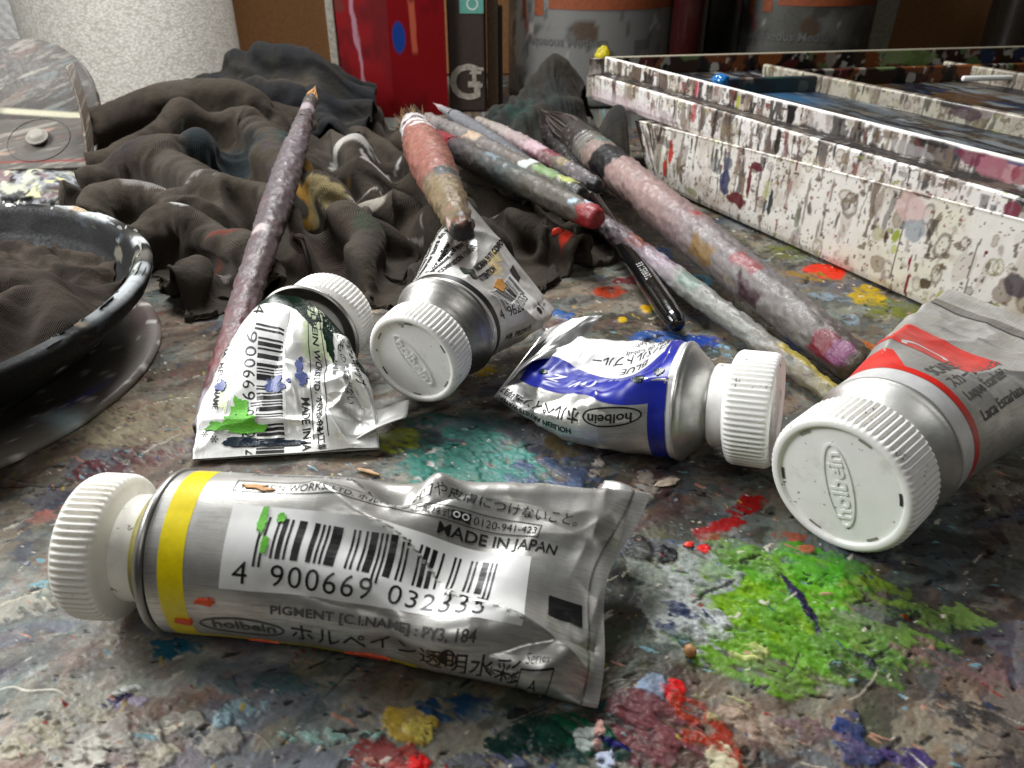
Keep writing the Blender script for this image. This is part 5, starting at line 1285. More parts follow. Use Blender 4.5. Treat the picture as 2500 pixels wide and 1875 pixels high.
def cloth(quad, n, m, hfun, stretch, steps=160, seed=0, pins=.02, walls=(), bulge=1.0, bend=.13, cap_from=(), fine=0, aniso=None, soft=2):
    """quad: outline corners or four edge polylines; returns relaxed sheet (n, m, 3)"""
    rg = np.random.RandomState(seed)
    (b0, b1, l0, l1) = [np.array(e, float) for e in quad]    # front edge, back edge, left edge, right edge as polylines
    def samp(e, k):
        L = np.concatenate([[0], np.cumsum(np.linalg.norm(np.diff(e, axis=0), axis=1))]); t = np.linspace(0, L[-1], k)
        return np.stack([np.interp(t, L, e[:, i]) for i in range(2)], -1)
    F, B, Lf, Rt = samp(b0, n), samp(b1, n), samp(l0, m), samp(l1, m)
    u = np.linspace(0, 1, n)[:, None, None]; v = np.linspace(0, 1, m)[None, :, None]
    XY = (1 - v) * F[:, None] + v * B[:, None] + (1 - u) * Lf[None] + u * Rt[None] - ((1 - u) * (1 - v) * F[0] + u * (1 - v) * F[-1] + (1 - u) * v * B[0] + u * v * B[-1])
    P = np.zeros((n, m, 3)); P[..., :2] = XY; P[..., 2] = hfun(XY[..., 0], XY[..., 1])
    X0 = P.copy()
    du = np.linalg.norm(np.diff(XY, axis=0), axis=-1); dv = np.linalg.norm(np.diff(XY, axis=1), axis=-1)
    du = np.full_like(du, du.mean()) * .5 + du * .5; dv = np.full_like(dv, dv.mean()) * .5 + dv * .5
    wz = sst(.42, .58, fbm2(XY[..., 0] * .16 + aniso[1], XY[..., 1] * .16, 2, seed + 60)) if aniso else .5 * np.ones((n, m))
    if aniso and aniso[2] is not None: wz = aniso[2](XY[..., 0], XY[..., 1], wz)
    k_ = aniso[0] if aniso else 0
    Ru = du * (stretch[0] * (1 - k_ + 2 * k_ * wz[:-1]) + 1.04 * (k_ - 2 * k_ * wz[:-1]) + 0)
    Rv = dv * (stretch[1] * (1 - k_ + 2 * k_ * (1 - wz[:, :-1])) + 1.04 * (k_ - 2 * k_ * (1 - wz[:, :-1])))
    Ru = np.maximum(Ru, du * 1.02); Rv = np.maximum(Rv, dv * 1.02)
    P[..., :2] += (rg.rand(n, m, 2) - .5) * .05
    Vel = np.zeros_like(P)
    def con(sa, sb, rest, k):
        A = P[sa]; Bq = P[sb]; d = Bq - A; l = np.linalg.norm(d, axis=-1) + 1e-9
        c = (d * ((l - rest) / l * .5 * k)[..., None])
        P[sa] += c; P[sb] -= c
    S = np.s_
    for stage in (0, 1):
        steps_ = steps if stage == 0 else fine
        if stage == 1:
            if not fine: break
            def up(A, ax):
                A = np.moveaxis(A, ax, 0); k = len(A)
                Bn = np.zeros((2 * k - 1,) + A.shape[1:]); Bn[::2] = A
                e = np.concatenate([A[:1], A, A[-1:]]); mid = (9 * (e[1:-2] + e[2:-1]) - e[:-3] - e[3:]) / 16
                Bn[1::2] = mid[:k - 1] if len(mid) >= k - 1 else .5 * (A[1:] + A[:-1])
                return np.moveaxis(Bn, 0, ax)
            P = up(up(P, 0), 1); X0 = P.copy(); Vel = np.zeros_like(P)
            n, m = P.shape[:2]
            du = np.linalg.norm(np.diff(P, axis=0), axis=-1); dv = np.linalg.norm(np.diff(P, axis=1), axis=-1)
            wq = sst(.4, .6, fbm2(P[..., 0] * .3, P[..., 1] * .3, 3, seed + 70)); on = .11 * sst(.40, .62, fbm2(P[..., 0] * .35 + 9, P[..., 1] * .35, 2, seed + 72))
            Ru = du * (1 + on * wq)[:-1]; Rv = dv * (1 + on * (1 - wq))[:, :-1]
            P[..., 2] += (fbm2(P[..., 0] * 1.8, P[..., 1] * 1.8, 3, seed + 71) - .5) * .12
            pins = .03; bend = bend * 1.5
        for it in range(steps_):
            g = min(1, it / (steps_ * .55))
            old = P.copy()
            P += Vel * .9; P[..., 2] -= .006
            for _ in range(3):
                for o in (0, 1):
                    k = (n - o) // 2
                    con(S[o:o + 2 * k:2], S[o + 1:o + 2 * k:2], 1 * (X_(Ru, o, k, 0) * g + X_(du, o, k, 0) * (1 - g)), .9)
                    k = (m - o) // 2
                    con(S[:, o:o + 2 * k:2], S[:, o + 1:o + 2 * k:2], X_(Rv, o, k, 1) * g + X_(dv, o, k, 1) * (1 - g), .9)
                # bending: second neighbours want to stay apart
                for st in (2, 4, 7):
                    d = P[st:] - P[:-st]; l = np.linalg.norm(d, axis=-1) + 1e-9; r = np.minimum(Ru[:n - st] * st, l / .2)
                    f = np.clip((r - l) / l, 0, .6) * bend * .12 / (st / 2); P[st:] += d * f[..., None]; P[:-st] -= d * f[..., None]
                    d = P[:, st:] - P[:, :-st]; l = np.linalg.norm(d, axis=-1) + 1e-9; r = np.minimum(Rv[:, :m - st] * st, l / .2)
                    f = np.clip((r - l) / l, 0, .6) * bend * .12 / (st / 2); P[:, st:] += d * f[..., None]; P[:, :-st] -= d * f[..., None]
                P[..., :2] += (X0[..., :2] - P[..., :2]) * pins
                P[..., 2] += (X0[..., 2] - P[..., 2]) * pins * .9
                for e in (S[0], S[-1], S[:, 0], S[:, -1]):
                    P[e][..., :2] += (X0[e][..., :2] - P[e][..., :2]) * .15
                for w in walls: w(P)
                for (a, b_, r) in cap_from:
                    ab = b_ - a; l2 = (ab[:2] ** 2).sum()
                    t = np.clip(((P[..., 0] - a[0]) * ab[0] + (P[..., 1] - a[1]) * ab[1]) / l2, 0, 1)
                    dx = P[..., 0] - a[0] - t * ab[0]; dy = P[..., 1] - a[1] - t * ab[1]; dd = np.hypot(dx, dy)
                    zc = a[2] + t * ab[2] - np.sqrt(np.clip((r + .06) ** 2 - dd ** 2, 0, None))
                    hit = (dd < r + .06) & (P[..., 2] > zc)
                    P[..., 2] = np.where(hit, zc, P[..., 2])
                P[..., 2] = np.maximum(P[..., 2], .05)
            Vel = (P - old) * .75
    for _ in range(soft):
        Q = P.copy(); Q[1:-1, 1:-1] = .5 * P[1:-1, 1:-1] + .125 * (P[2:, 1:-1] + P[:-2, 1:-1] + P[1:-1, 2:] + P[1:-1, :-2]); P = Q
    return P
def X_(A, o, k, ax):
    return A[o:o + 2 * k:2] if ax == 0 else A[:, o:o + 2 * k:2]

def ridges(lines, x, y):
    h = np.zeros_like(x)
    for pts, w, a in lines:
        d = np.full_like(x, 99.)
        for (p, q) in zip(pts[:-1], pts[1:]):
            dx, dy = q[0] - p[0], q[1] - p[1]; l2 = dx * dx + dy * dy + 1e-9
            t = np.clip(((x - p[0]) * dx + (y - p[1]) * dy) / l2, 0, 1)
            d = np.minimum(d, np.hypot(x - p[0] - t * dx, y - p[1] - t * dy))
        h = np.maximum(h, a * np.exp(-(d / w) ** 2))
    return h

def rag_obj(name, label, P, mat, colf, group=None, sub=2, cat='rag'):
    n, m = P.shape[:2]
    org = P.reshape(-1, 3).mean(0); org[2] = 0
    U, V = np.meshgrid(np.linspace(0, 26, n), np.linspace(0, 26, m), indexing='ij')
    o = grid_obj(name, P, mat, None, tuple(org), col=colf(P, U, V), uv=np.stack([U, V], -1))
    tag(o, label, cat, group)
    sd = o.modifiers.new('thickness', 'SOLIDIFY'); sd.thickness = .12; sd.offset = -1
    ss = o.modifiers.new('smooth', 'SUBSURF'); ss.levels = 1; ss.render_levels = sub
    return o

POT = np.array((-14.3, 14.7))
def out_of_pot(P):
    d = P[..., :2] - POT; l = np.linalg.norm(d, axis=-1) + 1e-6
    f = np.where(l < 6.75, 6.75 / l, 1.0)
    P[..., :2] = POT + d * f[..., None]
def below_tubes(P):
    # keep clear of the two tubes that lie against the rag
    for a, b_, r in (((-3.2, 15.6, 1.2), (-4.5, 13.8, 1.1), 1.35), ((-.9, 15.6, 1.5), (-.1, 17.7, 1.8), .9)):
        a = np.array(a); b_ = np.array(b_); ab = b_ - a
        t = np.clip(((P - a) @ ab) / ab.dot(ab), 0, 1); d = P - a - t[..., None] * ab
        l = np.linalg.norm(d, axis=-1) + 1e-6
        P += np.where(l < r, (r - l) / l, 0)[..., None] * d

RIDGE = [([(-16.2, 30.5), (-13.9, 33.2), (-10.5, 33.0)], .9, 1.0), ([(-12.6, 31.5), (-11.5, 28.2)], .6, .9), ([(-13.0, 28.0), (-8.6, 23.6)], .7, 1.0), ([(-10.4, 31.5), (-7.6, 26.8)], .7, .9),
         ([(-13.0, 24.0), (-10.6, 24.4), (-9.2, 23.2)], .7, .8), ([(-10.2, 22.3), (-7.8, 20.8)], .6, .9), ([(-9.4, 24.2), (-6.3, 22.8)], .6, .8), ([(-8.6, 19.4), (-7.6, 21.0), (-6.6, 19.2)], .6, .9),
         ([(-6.8, 25.3), (-4.6, 24.8), (-1.2, 24.0)], .6, .8), ([(-6.0, 28.2), (-3.0, 27.6)], .6, .6), ([(-5.5, 22.6), (-4.4, 21.6), (-3.6, 20.0)], .6, .9), ([(-3.0, 20.2), (-2.4, 18.9)], .6, .8),
         ([(-1.3, 24.0), (1.2, 22.9)], .5, .6), ([(-.4, 21.6), (1.2, 22.2), (2.0, 21.0)], .5, .7), ([(-6.2, 31.5), (-3.4, 30.4)], .6, .6), ([(-6.2, 20.6), (-5.2, 21.0), (-4.2, 20.2)], .5, .8),
         ([(-2.6, 26.6), (.6, 25.4)], .5, .5), ([(-4.5, 23.2), (-.5, 22.4)], .5, .6)]
def h_main(x, y):
    left = np.exp(-((x + 12.5) / 4.2) ** 2 - ((y - 32.5) / 5.0) ** 2) * 1.45
    mid = .75 * sst(19, 23, y + .12 * (x + 5)) + .35 * sst(-2, -8, x)
    right = -.35 * sst(-2, 3, x)
    base = .25 + mid + left + right
    return np.maximum(.1, base + .8 * ridges(RIDGE, x + (fbm2(x * .5, y * .5, 3, 8) - .5) * 1.0, y + (fbm2(x * .5, y * .5, 3, 9) - .5) * 1.0) - .35)
M_KNIT = knit_mat('brown_rib_knit')
def col_rag(P, U, V):
    x, y = P[..., 0], P[..., 1]
    n = fbm2(x * .8, y * .8, 4, 700)
    C = np.ones(x.shape + (3,)) * srgb('#4c443a') * .58
    C = mix(C, srgb('#433b33') * .55, sst(.4, .6, n)); C = mix(C, srgb('#4e473f') * .62, sst(.5, .65, fbm2(x * .6 + 8, y * .6, 3, 701)))
    w = (fbm2(x * 1.4, y * 1.4, 4, 702) - .5)
    for (a, b, ra, rb, h, cv) in [(-10.4, 28.6, 1.4, 1.2, '#1c2a30', .8), (-9.4, 26.6, 1.5, 1.1, '#4e424c', .8), (-8.2, 25.4, 1.0, .9, '#2c2730', .8), (-7.6, 29.0, 1.0, .8, '#2f4a48', .6), (-7.0, 27.0, .9, .6, '#a07a34', .7), (-8.4, 20.9, .8, .22, '#7a2a1c', .7),
                                  (-9.6, 22.0, .35, .3, '#c8c8c4', .8), (-11.2, 24.6, 1.5, .3, '#a09c98', .5), (-12.2, 29.5, .25, .3, '#88b0a4', .7), (-5.6, 26.0, .9, .22, '#c9c2b8', .8), (-4.9, 28.2, .8, .2, '#c2b8b4', .85), (-6.0, 24.6, .7, .4, '#b8a878', .7), (-4.8, 24.3, .6, .3, '#b4aea0', .8), (-7.0, 24.5, .5, .3, '#c09038', .7),
                                  (-5.6, 21.4, 1.2, .8, '#453630', .6), (-4.2, 21.6, .5, .7, '#3a4436', .7), (-3.4, 20.6, 1.0, .5, '#4a4440', .6), (-6.4, 31.0, .9, .25, '#d0ccc4', .8), (-5.2, 30.4, .6, .14, '#d8d4d0', .8), (1.6, 21.5, .16, .3, '#d83a22', 1), (-.6, 24.6, .6, .1, '#cfccc4', .8), (-8.0, 20.0, .22, .22, '#b8b0ac', .8), (-4.9, 20.0, .2, .1, '#8a3826', .6),
                                  (-13.5, 28.0, 1.2, .8, '#3a3436', .6), (-3.2, 22.9, .7, .12, '#b0a8a4', .6)]:
        e = np.hypot((x - a) / ra, (y - b) / rb) + w * 1.6
        pale = srgb(h).mean() > .25
        C = mix(C, srgb(h) * .7, (sst(1.0, .9, e + (fbm2(x * 5, y * 5, 3, 711) - .5) * .9) if pale else sst(1.1, .7, e)) * cv)
    return C
Pm = cloth([[(-8.2, 17.9), (-5.6, 18.9), (-2.2, 18.4), (1.0, 20.0), (3.0, 22.0)], [(-17.5, 34.5), (-10, 39.5), (-3, 39.5), (2.0, 37.5)], [(-8.2, 17.9), (-10.5, 21.0), (-14.5, 24.5), (-17.5, 34.5)], [(3.0, 22.0), (2.6, 30), (2.0, 37.5)]],
           112, 120, h_main, (1.48, 1.54), 150, 4, .008, (out_of_pot, below_tubes), cap_from=CAPS, fine=30, aniso=(.62, 3.0, None), soft=1)
rag_obj('rag', 'brown rib-knit paint rag heaped in folds, stained purple, orange and white, brushes lying on it', Pm, M_KNIT, col_rag, None, sub=1)

# black cotton cloth on top of the heap at the back
M_COT = knit_mat('black_cotton', 9, .15, .06, .92)
def h_blk(x, y):
    return np.maximum(.3, 2.0 + 1.7 * np.exp(-((x + 12.0) / 3.2) ** 2 - ((y - 39.6) / 2.4) ** 2) + .9 * np.exp(-((x + 9) / 2) ** 2 - ((y - 38.5) / 1.8) ** 2) - .5 * sst(37, 34.5, y)
                      + .5 * ridges([([(-15, 37.5), (-9.5, 36.5)], .5, 1), ([(-13.5, 40), (-8.5, 37.8)], .5, 1), ([(-9.5, 38.6), (-7.8, 34.2)], .5, .8)], x, y) - .2)
def col_blk(P, U, V):
    x, y = P[..., 0], P[..., 1]
    C = np.ones(x.shape + (3,)) * srgb('#302f2c') * .6
    C = mix(C, srgb('#26272a') * .7, sst(.4, .6, fbm2(x, y, 3, 720)))
    return mix(C, srgb('#5c5240') * .7, np.exp(-((x + 10.3) / 1.2) ** 2 - ((y - 37.2) / .5) ** 2))
Pb = cloth([[(-15.6, 35.6), (-11, 34.4), (-6.6, 33.6)], [(-15.5, 42.2), (-11, 42.6), (-7.0, 41.5)], [(-15.6, 35.6), (-16.2, 39), (-15.5, 42.2)], [(-6.6, 33.6), (-6.2, 37), (-7.0, 41.5)]],
           70, 64, h_blk, (1.4, 1.5), 120, 6, .015, (), cap_from=CAPS, aniso=(.6, 7.0, None), soft=1)
rag_obj('cloth', 'black cotton cloth bunched up at the back against the white roll', Pb, M_COT, col_blk, cat='cloth')

# grey rag between the brushes and the palette box
M_WOOL = knit_mat('grey_jersey', 8, .18, .08, .95)
def away_tray(P):
    d = (P[..., :2] - C0[:2]) @ NO[:2]
    low = P[..., 2] < 2.45
    lim = np.where(low, -.2, .08)
    inside = (d < lim) & (((P[..., :2] - C0[:2]) @ E1[:2]) > -.3)
    P[..., :2] += np.where(inside, lim - d, 0)[..., None] * NO[:2]
def h_gry(x, y):
    return np.maximum(.1, .5 + 2.9 * np.exp(-((x - 2.0) / 1.7) ** 2 - ((y - 39.0) / 2.0) ** 2) + 2.5 * np.exp(-((x - 4.2) / 1.0) ** 2 - ((y - 31.4) / 1.5) ** 2) + 1.6 * np.exp(-((x - 1.8) / 2.6) ** 2 - ((y - 36) / 2.4) ** 2) + .6 * np.exp(-((x + .6) / 1.4) ** 2 - ((y - 36) / 1.6) ** 2)
                      + .4 * ridges([([(-.8, 37), (3.4, 38.6)], .4, 1), ([(.4, 34.6), (3, 36)], .4, 1), ([(4.2, 31.5), (3.6, 34.5)], .5, 1)], x, y) - .2)
def col_gry(P, U, V):
    x, y = P[..., 0], P[..., 1]
    C = np.ones(x.shape + (3,)) * srgb('#433e38') * .5
    C = mix(C, srgb('#353534') * .55, sst(.4, .6, fbm2(x, y, 3, 740)))
    return mix(C, srgb('#2c423c') * .7, np.exp(-((x - .3) / 1.3) ** 2 - ((y - 35.6) / 1.2) ** 2) * sst(.35, .6, fbm2(x * 1.6, y * 1.6, 3, 741)))
Pg = cloth([[(-1.6, 32.5), (1.6, 31.0), (4.6, 29.0)], [(-2.0, 40.5), (1.6, 42.0), (4.2, 41)], [(-1.6, 32.5), (-2.4, 36), (-2.0, 40.5)], [(4.6, 29.0), (4.4, 33), (3.0, 36.5), (4.2, 41)]],
           66, 72, h_gry, (1.45, 1.45), 120, 9, .02, (away_tray,), cap_from=CAPS, aniso=(.6, 1.0, None), soft=1)
rag_obj('rag', 'dark grey jersey rag wedged between the brushes and the white palette box', Pg, M_WOOL, col_gry)

# ---------------------------------------------------------------- black dish with a rag inside, its saucer, the clear plastic case
def ring_obj(name, c, prof, mat, colf, parent, n=220, relief=0, seed=0, sq=1.0):
    pr = np.array(prof, float); L = np.concatenate([[0], np.cumsum(np.hypot(*np.diff(pr, axis=0).T))]); k = max(12, int(L[-1] / .06))
    s = np.linspace(0, L[-1], k); r = np.interp(s, L, pr[:, 0]); z = np.interp(s, L, pr[:, 1])
    a = np.linspace(0, 2 * np.pi, n, endpoint=False)
    Rr, A = np.meshgrid(r, a, indexing='ij'); Z = np.repeat(z[:, None], n, 1)
    if relief:
        q = fbm3(np.cos(A) * 7, np.sin(A) * 7, Z * 1.6, 4, seed) - .5
        Rr = Rr + relief * q; Z = Z + relief * .6 * q
    P = np.stack([c[0] + Rr * np.cos(A), c[1] + Rr * np.sin(A), c[2] + Z], -1)
    return grid_obj(name, P, mat, parent, cv=True, col=colf(Rr, A, Z), flip=False)

PC = (-14.55, 14.75, 0)
dish = thing('dish', 'black paint-crusted round dish with a brown rag inside', 'dish', PC)
M_POT = vc_mat('crusted_black_plastic', .5, .7, 14, .4, .02, 50, .2, spec=.16, vary=.25)
def col_pot(R, A, Z):
    C = np.ones(R.shape + (3,)) * srgb('#060605')
    x = np.cos(A) * 7; y = np.sin(A) * 7
    C = mix(C, srgb('#1c1b1a'), sst(.56, .68, fbm3(x, y, Z * 2, 4, 800)))
    for k, (h, f, th) in enumerate([('#6d6a5c', .9, .69), ('#343a42', 1.0, .62), ('#6a5430', .9, .75), ('#7a8078', 1.5, .73)]):
        C = mix(C, srgb(h) * .85, sst(th, th + .03, fbm3(x * f + k * 5, y * f, Z * 2.2 * f, 4, 810 + k)) * .9)
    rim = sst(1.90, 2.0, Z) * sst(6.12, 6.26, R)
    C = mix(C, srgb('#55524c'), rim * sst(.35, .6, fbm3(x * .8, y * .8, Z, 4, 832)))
    wet_glint = rim * sst(.45, .6, fbm3(x * 1.1, y * 1.1, Z, 4, 830)) * sst(-.5, .3, np.sin(A))  # bright wet highlights on the far rim, painted into its colour
    C = mix(C, srgb('#b9bec0'), wet_glint)
    return C
ring_obj('bowl', PC, [(0, .42), (4.9, .42), (5.0, .5), (5.8, 1.4), (6.08, 1.9), (6.16, 2.0), (6.3, 2.06), (6.46, 2.02), (6.52, 1.9), (6.40, 1.6), (5.75, 1.0), (4.9, .4), (4.6, .3), (0, .3)], M_POT, col_pot, dish, 300, .11, 3)
# flakes of dried paint standing on the rim
rg = np.random.RandomState(3); V, F, C = [], [], []
for k in range(150):
    a = R_(rg.uniform(-75, 150)) if k < 110 else rg.uniform(0, 6.28)
    rr_, zz_ = [(6.3, 2.06), (6.2, 2.0), (6.1, 1.75), (6.42, 1.98), (6.38, 1.7)][rg.randint(5)]
    if k > 110: rr_, zz_ = (6.1, 1.35) if rg.rand() > .5 else (5.3, .75)
    c = np.array((PC[0] + rr_ * math.cos(a), PC[1] + rr_ * math.sin(a), zz_ + .01))
    t1 = np.array((-math.sin(a), math.cos(a), 0)); t2 = np.array((math.cos(a) * .6, math.sin(a) * .6, .5)); n_ = np.array((math.cos(a) * .5, math.sin(a) * .5, .9))
    if rr_ < 6.15 and k <= 110: n_ = np.array((-math.cos(a), -math.sin(a), .6))
    m_ = 9; s1 = .05 + .5 * rg.rand() ** 2.2; s2 = .03 + .12 * rg.rand() ** 1.5
    i0 = len(V); col = srgb(['#a8a8a2', '#7f878c', '#959a88', '#5a636c', '#c6c4bc', '#6d6a60', '#9a7a4a', '#2c3a50'][rg.randint(8) if k % 3 else rg.randint(3)]) * .8
    for j in range(m_):
        q = 6.283 * j / m_; f = rg.uniform(.6, 1.1)
        V.append(c + t1 * math.cos(q) * s1 * f + t2 * math.sin(q) * s2 * f - n_ * .02); C.append(col * .7)
    for j in range(m_):
        V.append(V[i0 + j] * .7 + c * .3 + n_ * .045); C.append(col)
    for j in range(m_): F.append([i0 + j, i0 + (j + 1) % m_, i0 + m_ + (j + 1) % m_, i0 + m_ + j])
    F.append([i0 + m_ + j for j in range(m_)])
me = raw_mesh('paint_flakes', np.array(V), F, dish, None, False, np.array(C))
o = link_mesh('paint_flakes', me, M_CRUST, dish); o['kind'] = 'stuff'
sau = thing('saucer', 'flat grey plastic saucer under the black dish', 'saucer', (PC[0], PC[1], 0))
M_SAU = vc_mat('grey_glossy_plastic', .3, .5, 14, .2, .015, 60, .1, spec=.4, vary=.15)
def col_sau(R, A, Z):
    C = np.ones(R.shape + (3,)) * srgb('#7d766e') * .85
    x = np.cos(A) * 7; y = np.sin(A) * 7
    C = mix(C, srgb('#5a4c4a'), sst(.45, .6, fbm3(x * .6, y * .6, R, 3, 850)))
    d = np.degrees(A)
    C = mix(C, srgb('#a7b8bc'), np.exp(-((d + 360) % 360 - 338) ** 2 / 10) * sst(4.75, 4.9, R) * sst(.35, .5, fbm3(x * 1.5, y * 1.5, R, 3, 851)))
    C = mix(C, srgb('#4f528c'), np.exp(-((d + 360) % 360 - 347) ** 2 / 40) * np.exp(-((R - 5.15 - .02 * ((d + 360) % 360 - 347)) / .13) ** 2))
    sp = sst(.72, .74, fbm3(x * 4, y * 4, R * 4, 2, 860))
    return mix(C, srgb('#c8c4bc'), sp)
ring_obj('saucer_plate', (PC[0] + .55, PC[1] + .2, 0), [(0, .1), (4.5, .12), (5.2, .2), (5.5, .22), (5.68, .18), (5.75, .1), (5.72, .02)], M_SAU, col_sau, sau, 200, .012, 6)
# rag lying in the dish
def in_pot(P):
    d = P[..., :2] - np.array(PC[:2]); l = np.linalg.norm(d, axis=-1) + 1e-6
    lim = np.interp(P[..., 2], [.4, .5, 1.4, 1.9], [4.9, 5.1, 5.75, 6.0])
    P[..., :2] = np.array(PC[:2]) + d * np.where(l > lim, lim / l, 1)[..., None]
    P[..., 2] = np.maximum(P[..., 2], .5)
def h_pot(x, y):
    return 1.35 + .5 * np.exp(-((x + 12.0) / 2.2) ** 2 - ((y - 13.8) / 2.4) ** 2) + .55 * ridges([([(-13.5, 16.4), (-10.4, 16.0), (-9.4, 14.2)], .6, 1), ([(-10.4, 15.0), (-10.8, 12.8), (-13, 11.2)], .6, 1), ([(-14, 13.6), (-12, 14.2)], .8, .7)], x, y)
def col_pr(P, U, V):
    x, y = P[..., 0], P[..., 1]
    C = np.ones(x.shape + (3,)) * srgb('#4c4238') * .6
    C = mix(C, srgb('#3f362e') * .55, sst(.4, .6, fbm2(x, y, 3, 870)))
    C = mix(C, srgb('#3e352e') * .7, np.exp(-((x + 11.8) / 1.2) ** 2 - ((y - 13.2) / .8) ** 2))
    C = mix(C, srgb('#9ab0b4'), np.exp(-((x + 11.3) / .35) ** 2 - ((y - 13.2) / .25) ** 2) * sst(.45, .55, fbm2(x * 6, y * 6, 3, 871)))
    return C
Pp = cloth([[(-18.4, 10.8), (-14.4, 9.1), (-10.2, 10.8)], [(-18.2, 18.8), (-14.3, 20.4), (-10.4, 18.9)], [(-18.4, 10.8), (-20.0, 14.7), (-18.2, 18.8)], [(-10.2, 10.8), (-9.2, 12.4), (-8.6, 14.8), (-9.2, 17.2), (-10.4, 18.9)]],
           64, 64, h_pot, (1.32, 1.36), 120, 12, .02, (in_pot,), aniso=(.6, 2.0, None), soft=1)
rag_obj('rag', 'brown knit rag stuffed inside the black dish', Pp, M_KNIT, col_pr)

# clear plastic case behind the dish: paint-smeared panels with a round stud
case = thing('plastic_case', 'grey paint-smeared plastic case with a round stud behind the black dish', 'plastic case', (-18.5, 29, 0))
M_CASE = vc_mat('smeared_clear_plastic', .4, .6, 8, .25, .02, 30, .1, spec=.3, vary=.15)
def col_case(a, b, seed, base='#7d7770'):
    C = np.ones(a.shape + (3,)) * srgb(base) * .42
    s = (a * .94 + b * .34) * .45; b = (b * .94 - a * .34) * 1.4
    for k, (h, th) in enumerate([('#7d776f', .52), ('#bdb6a8', .6), ('#8c6f62', .62), ('#d8d4c2', .67), ('#5c5854', .63), ('#c9a890', .68), ('#8f9a98', .66)]):
        C = mix(C, srgb(h) * .6, sst(th, th + .09, fbm2(s * 1.3 + k * 4, b * 2.6, 5, seed + k, .6)) * .5)
    return C
def slab(name, a, eu, ev, lu, lv, th, colf, mat, corner=0.0, bulge=0.0, nu=120, nv=100, parent=None):
    """rounded plate: eu across, ev up, thickness th along the normal"""
    eu = np.array(eu, float); ev = np.array(ev, float); eu /= np.linalg.norm(eu); ev /= np.linalg.norm(ev); nn = np.cross(eu, ev)
    u = np.linspace(0, 1, nu); v = np.linspace(0, 1, nv)
    U, V = np.meshgrid(u, v, indexing='ij')
    A = U * lu; B = V * lv
    if corner:
        # pull the top right corner in along a quarter round
        top = np.clip((A - (lu - corner)) / corner, 0, 1)
        B = B * (1 - (1 - np.sqrt(np.clip(1 - top ** 2, 0, 1))) * corner / lv * (V))
    P = np.array(a, float) + eu * A[..., None] + ev * B[..., None] + nn * (bulge * np.sin(np.pi * V))[..., None]
    o = grid_obj(name, P, mat, parent or case, col=colf(A, B))
    sd = o.modifiers.new('thick', 'SOLIDIFY'); sd.thickness = th; sd.offset = -1
    return o
EU = np.array((1, .12, 0))
def cF(A, B):
    C = col_case(A, B, 900)
    return mix(C, srgb('#7a2c24'), np.exp(-((B - .35) / .05) ** 2) * .85)
slab('front_panel', (-22.6, 28.3, .95), EU, (0, .86, .52), 6.75, 2.6, .14, cF, M_CASE)
slab('back_panel', (-22.6, 30.6, 2.25), EU, (-.16, .45, .9), 6.55, 3.1, .16, lambda A, B: mix(col_case(A * 1.1, B, 930, '#77706a'), srgb('#d4cfb4'), sst(.16, .05, np.abs(B - .25 + .09 * (A - 4.2))) * sst(2.5, 3.2, A) * .9), M_CASE, corner=2.2, bulge=.15)
slab('edge_strip', (-15.95, 29.0, .7), (.25, 1, .25), (-.2, .5, .9), .42, 4.1, .1, lambda A, B: col_case(A * 2, B, 950, '#8a7866'), M_CASE, nu=14, bulge=.35)
# stud with its ring, on the front panel
up_ = np.array((0, .86, .52)); nn = np.cross(EU / np.linalg.norm(EU), up_ / np.linalg.norm(up_))
sc = np.array((-22.6, 28.3, .95)) + EU / np.linalg.norm(EU) * 4.55 + up_ / np.linalg.norm(up_) * 1.45
if nn[2] < 0: nn = -nn
d_, u_, v_ = axes(nn, (1, 0, 0))
gr = lambda h: (lambda T, A, x, y, z: np.ones(T.shape + (3,)) * srgb(h))
st = brush_part('stud', case, sc, d_, u_, v_, [0, .12, .14, .2, .22], [.2, .2, .40, .40, .34], gr('#8a857c'), M_CASE, na=40, nt_=30, close1=True)
brush_part('stud_ring', case, sc, d_, u_, v_, [.0, .06, .08, .08, .03], [1.12, 1.12, 1.08, 1.02, .98], gr('#7c766e'), M_CASE, na=60, nt_=30)
# heavy dark crust along the foot of the case
t_ = np.linspace(0, 6.9, 160); a_ = np.linspace(0, np.pi, 44)
T, A = np.meshgrid(t_, a_, indexing='ij')
rr = 1.0 + .35 * (fbm2(T * .8, A * 1.2, 4, 960) - .5) * 2
rr *= np.sqrt(np.clip(1 - np.clip((T - 5.9) / 1.05, 0, 1) ** 2, 0.0004, 1))
P = np.array((-22.8, 27.6, 0)) + np.array((1, .10, 0)) * T[..., None] + np.stack([0 * T, -np.cos(A) * rr * 1.2, np.sin(A) * rr * 1.0], -1)
C = np.ones(T.shape + (3,)) * srgb('#2c2a28')
for k, (h, th) in enumerate([('#8a8c8e', .54), ('#12100f', .56), ('#7a6464', .62), ('#b4b4a0', .645), ('#5a6068', .6), ('#c8c48c', .70)]):
    C = mix(C, srgb(h) * .85, sst(th, th + .03, fbm2(T * 1.5 + A, A * 2.4 - T * .4, 4, 970 + k, .55)))
grid_obj('paint_crust', P, M_CRUST, case, col=C)

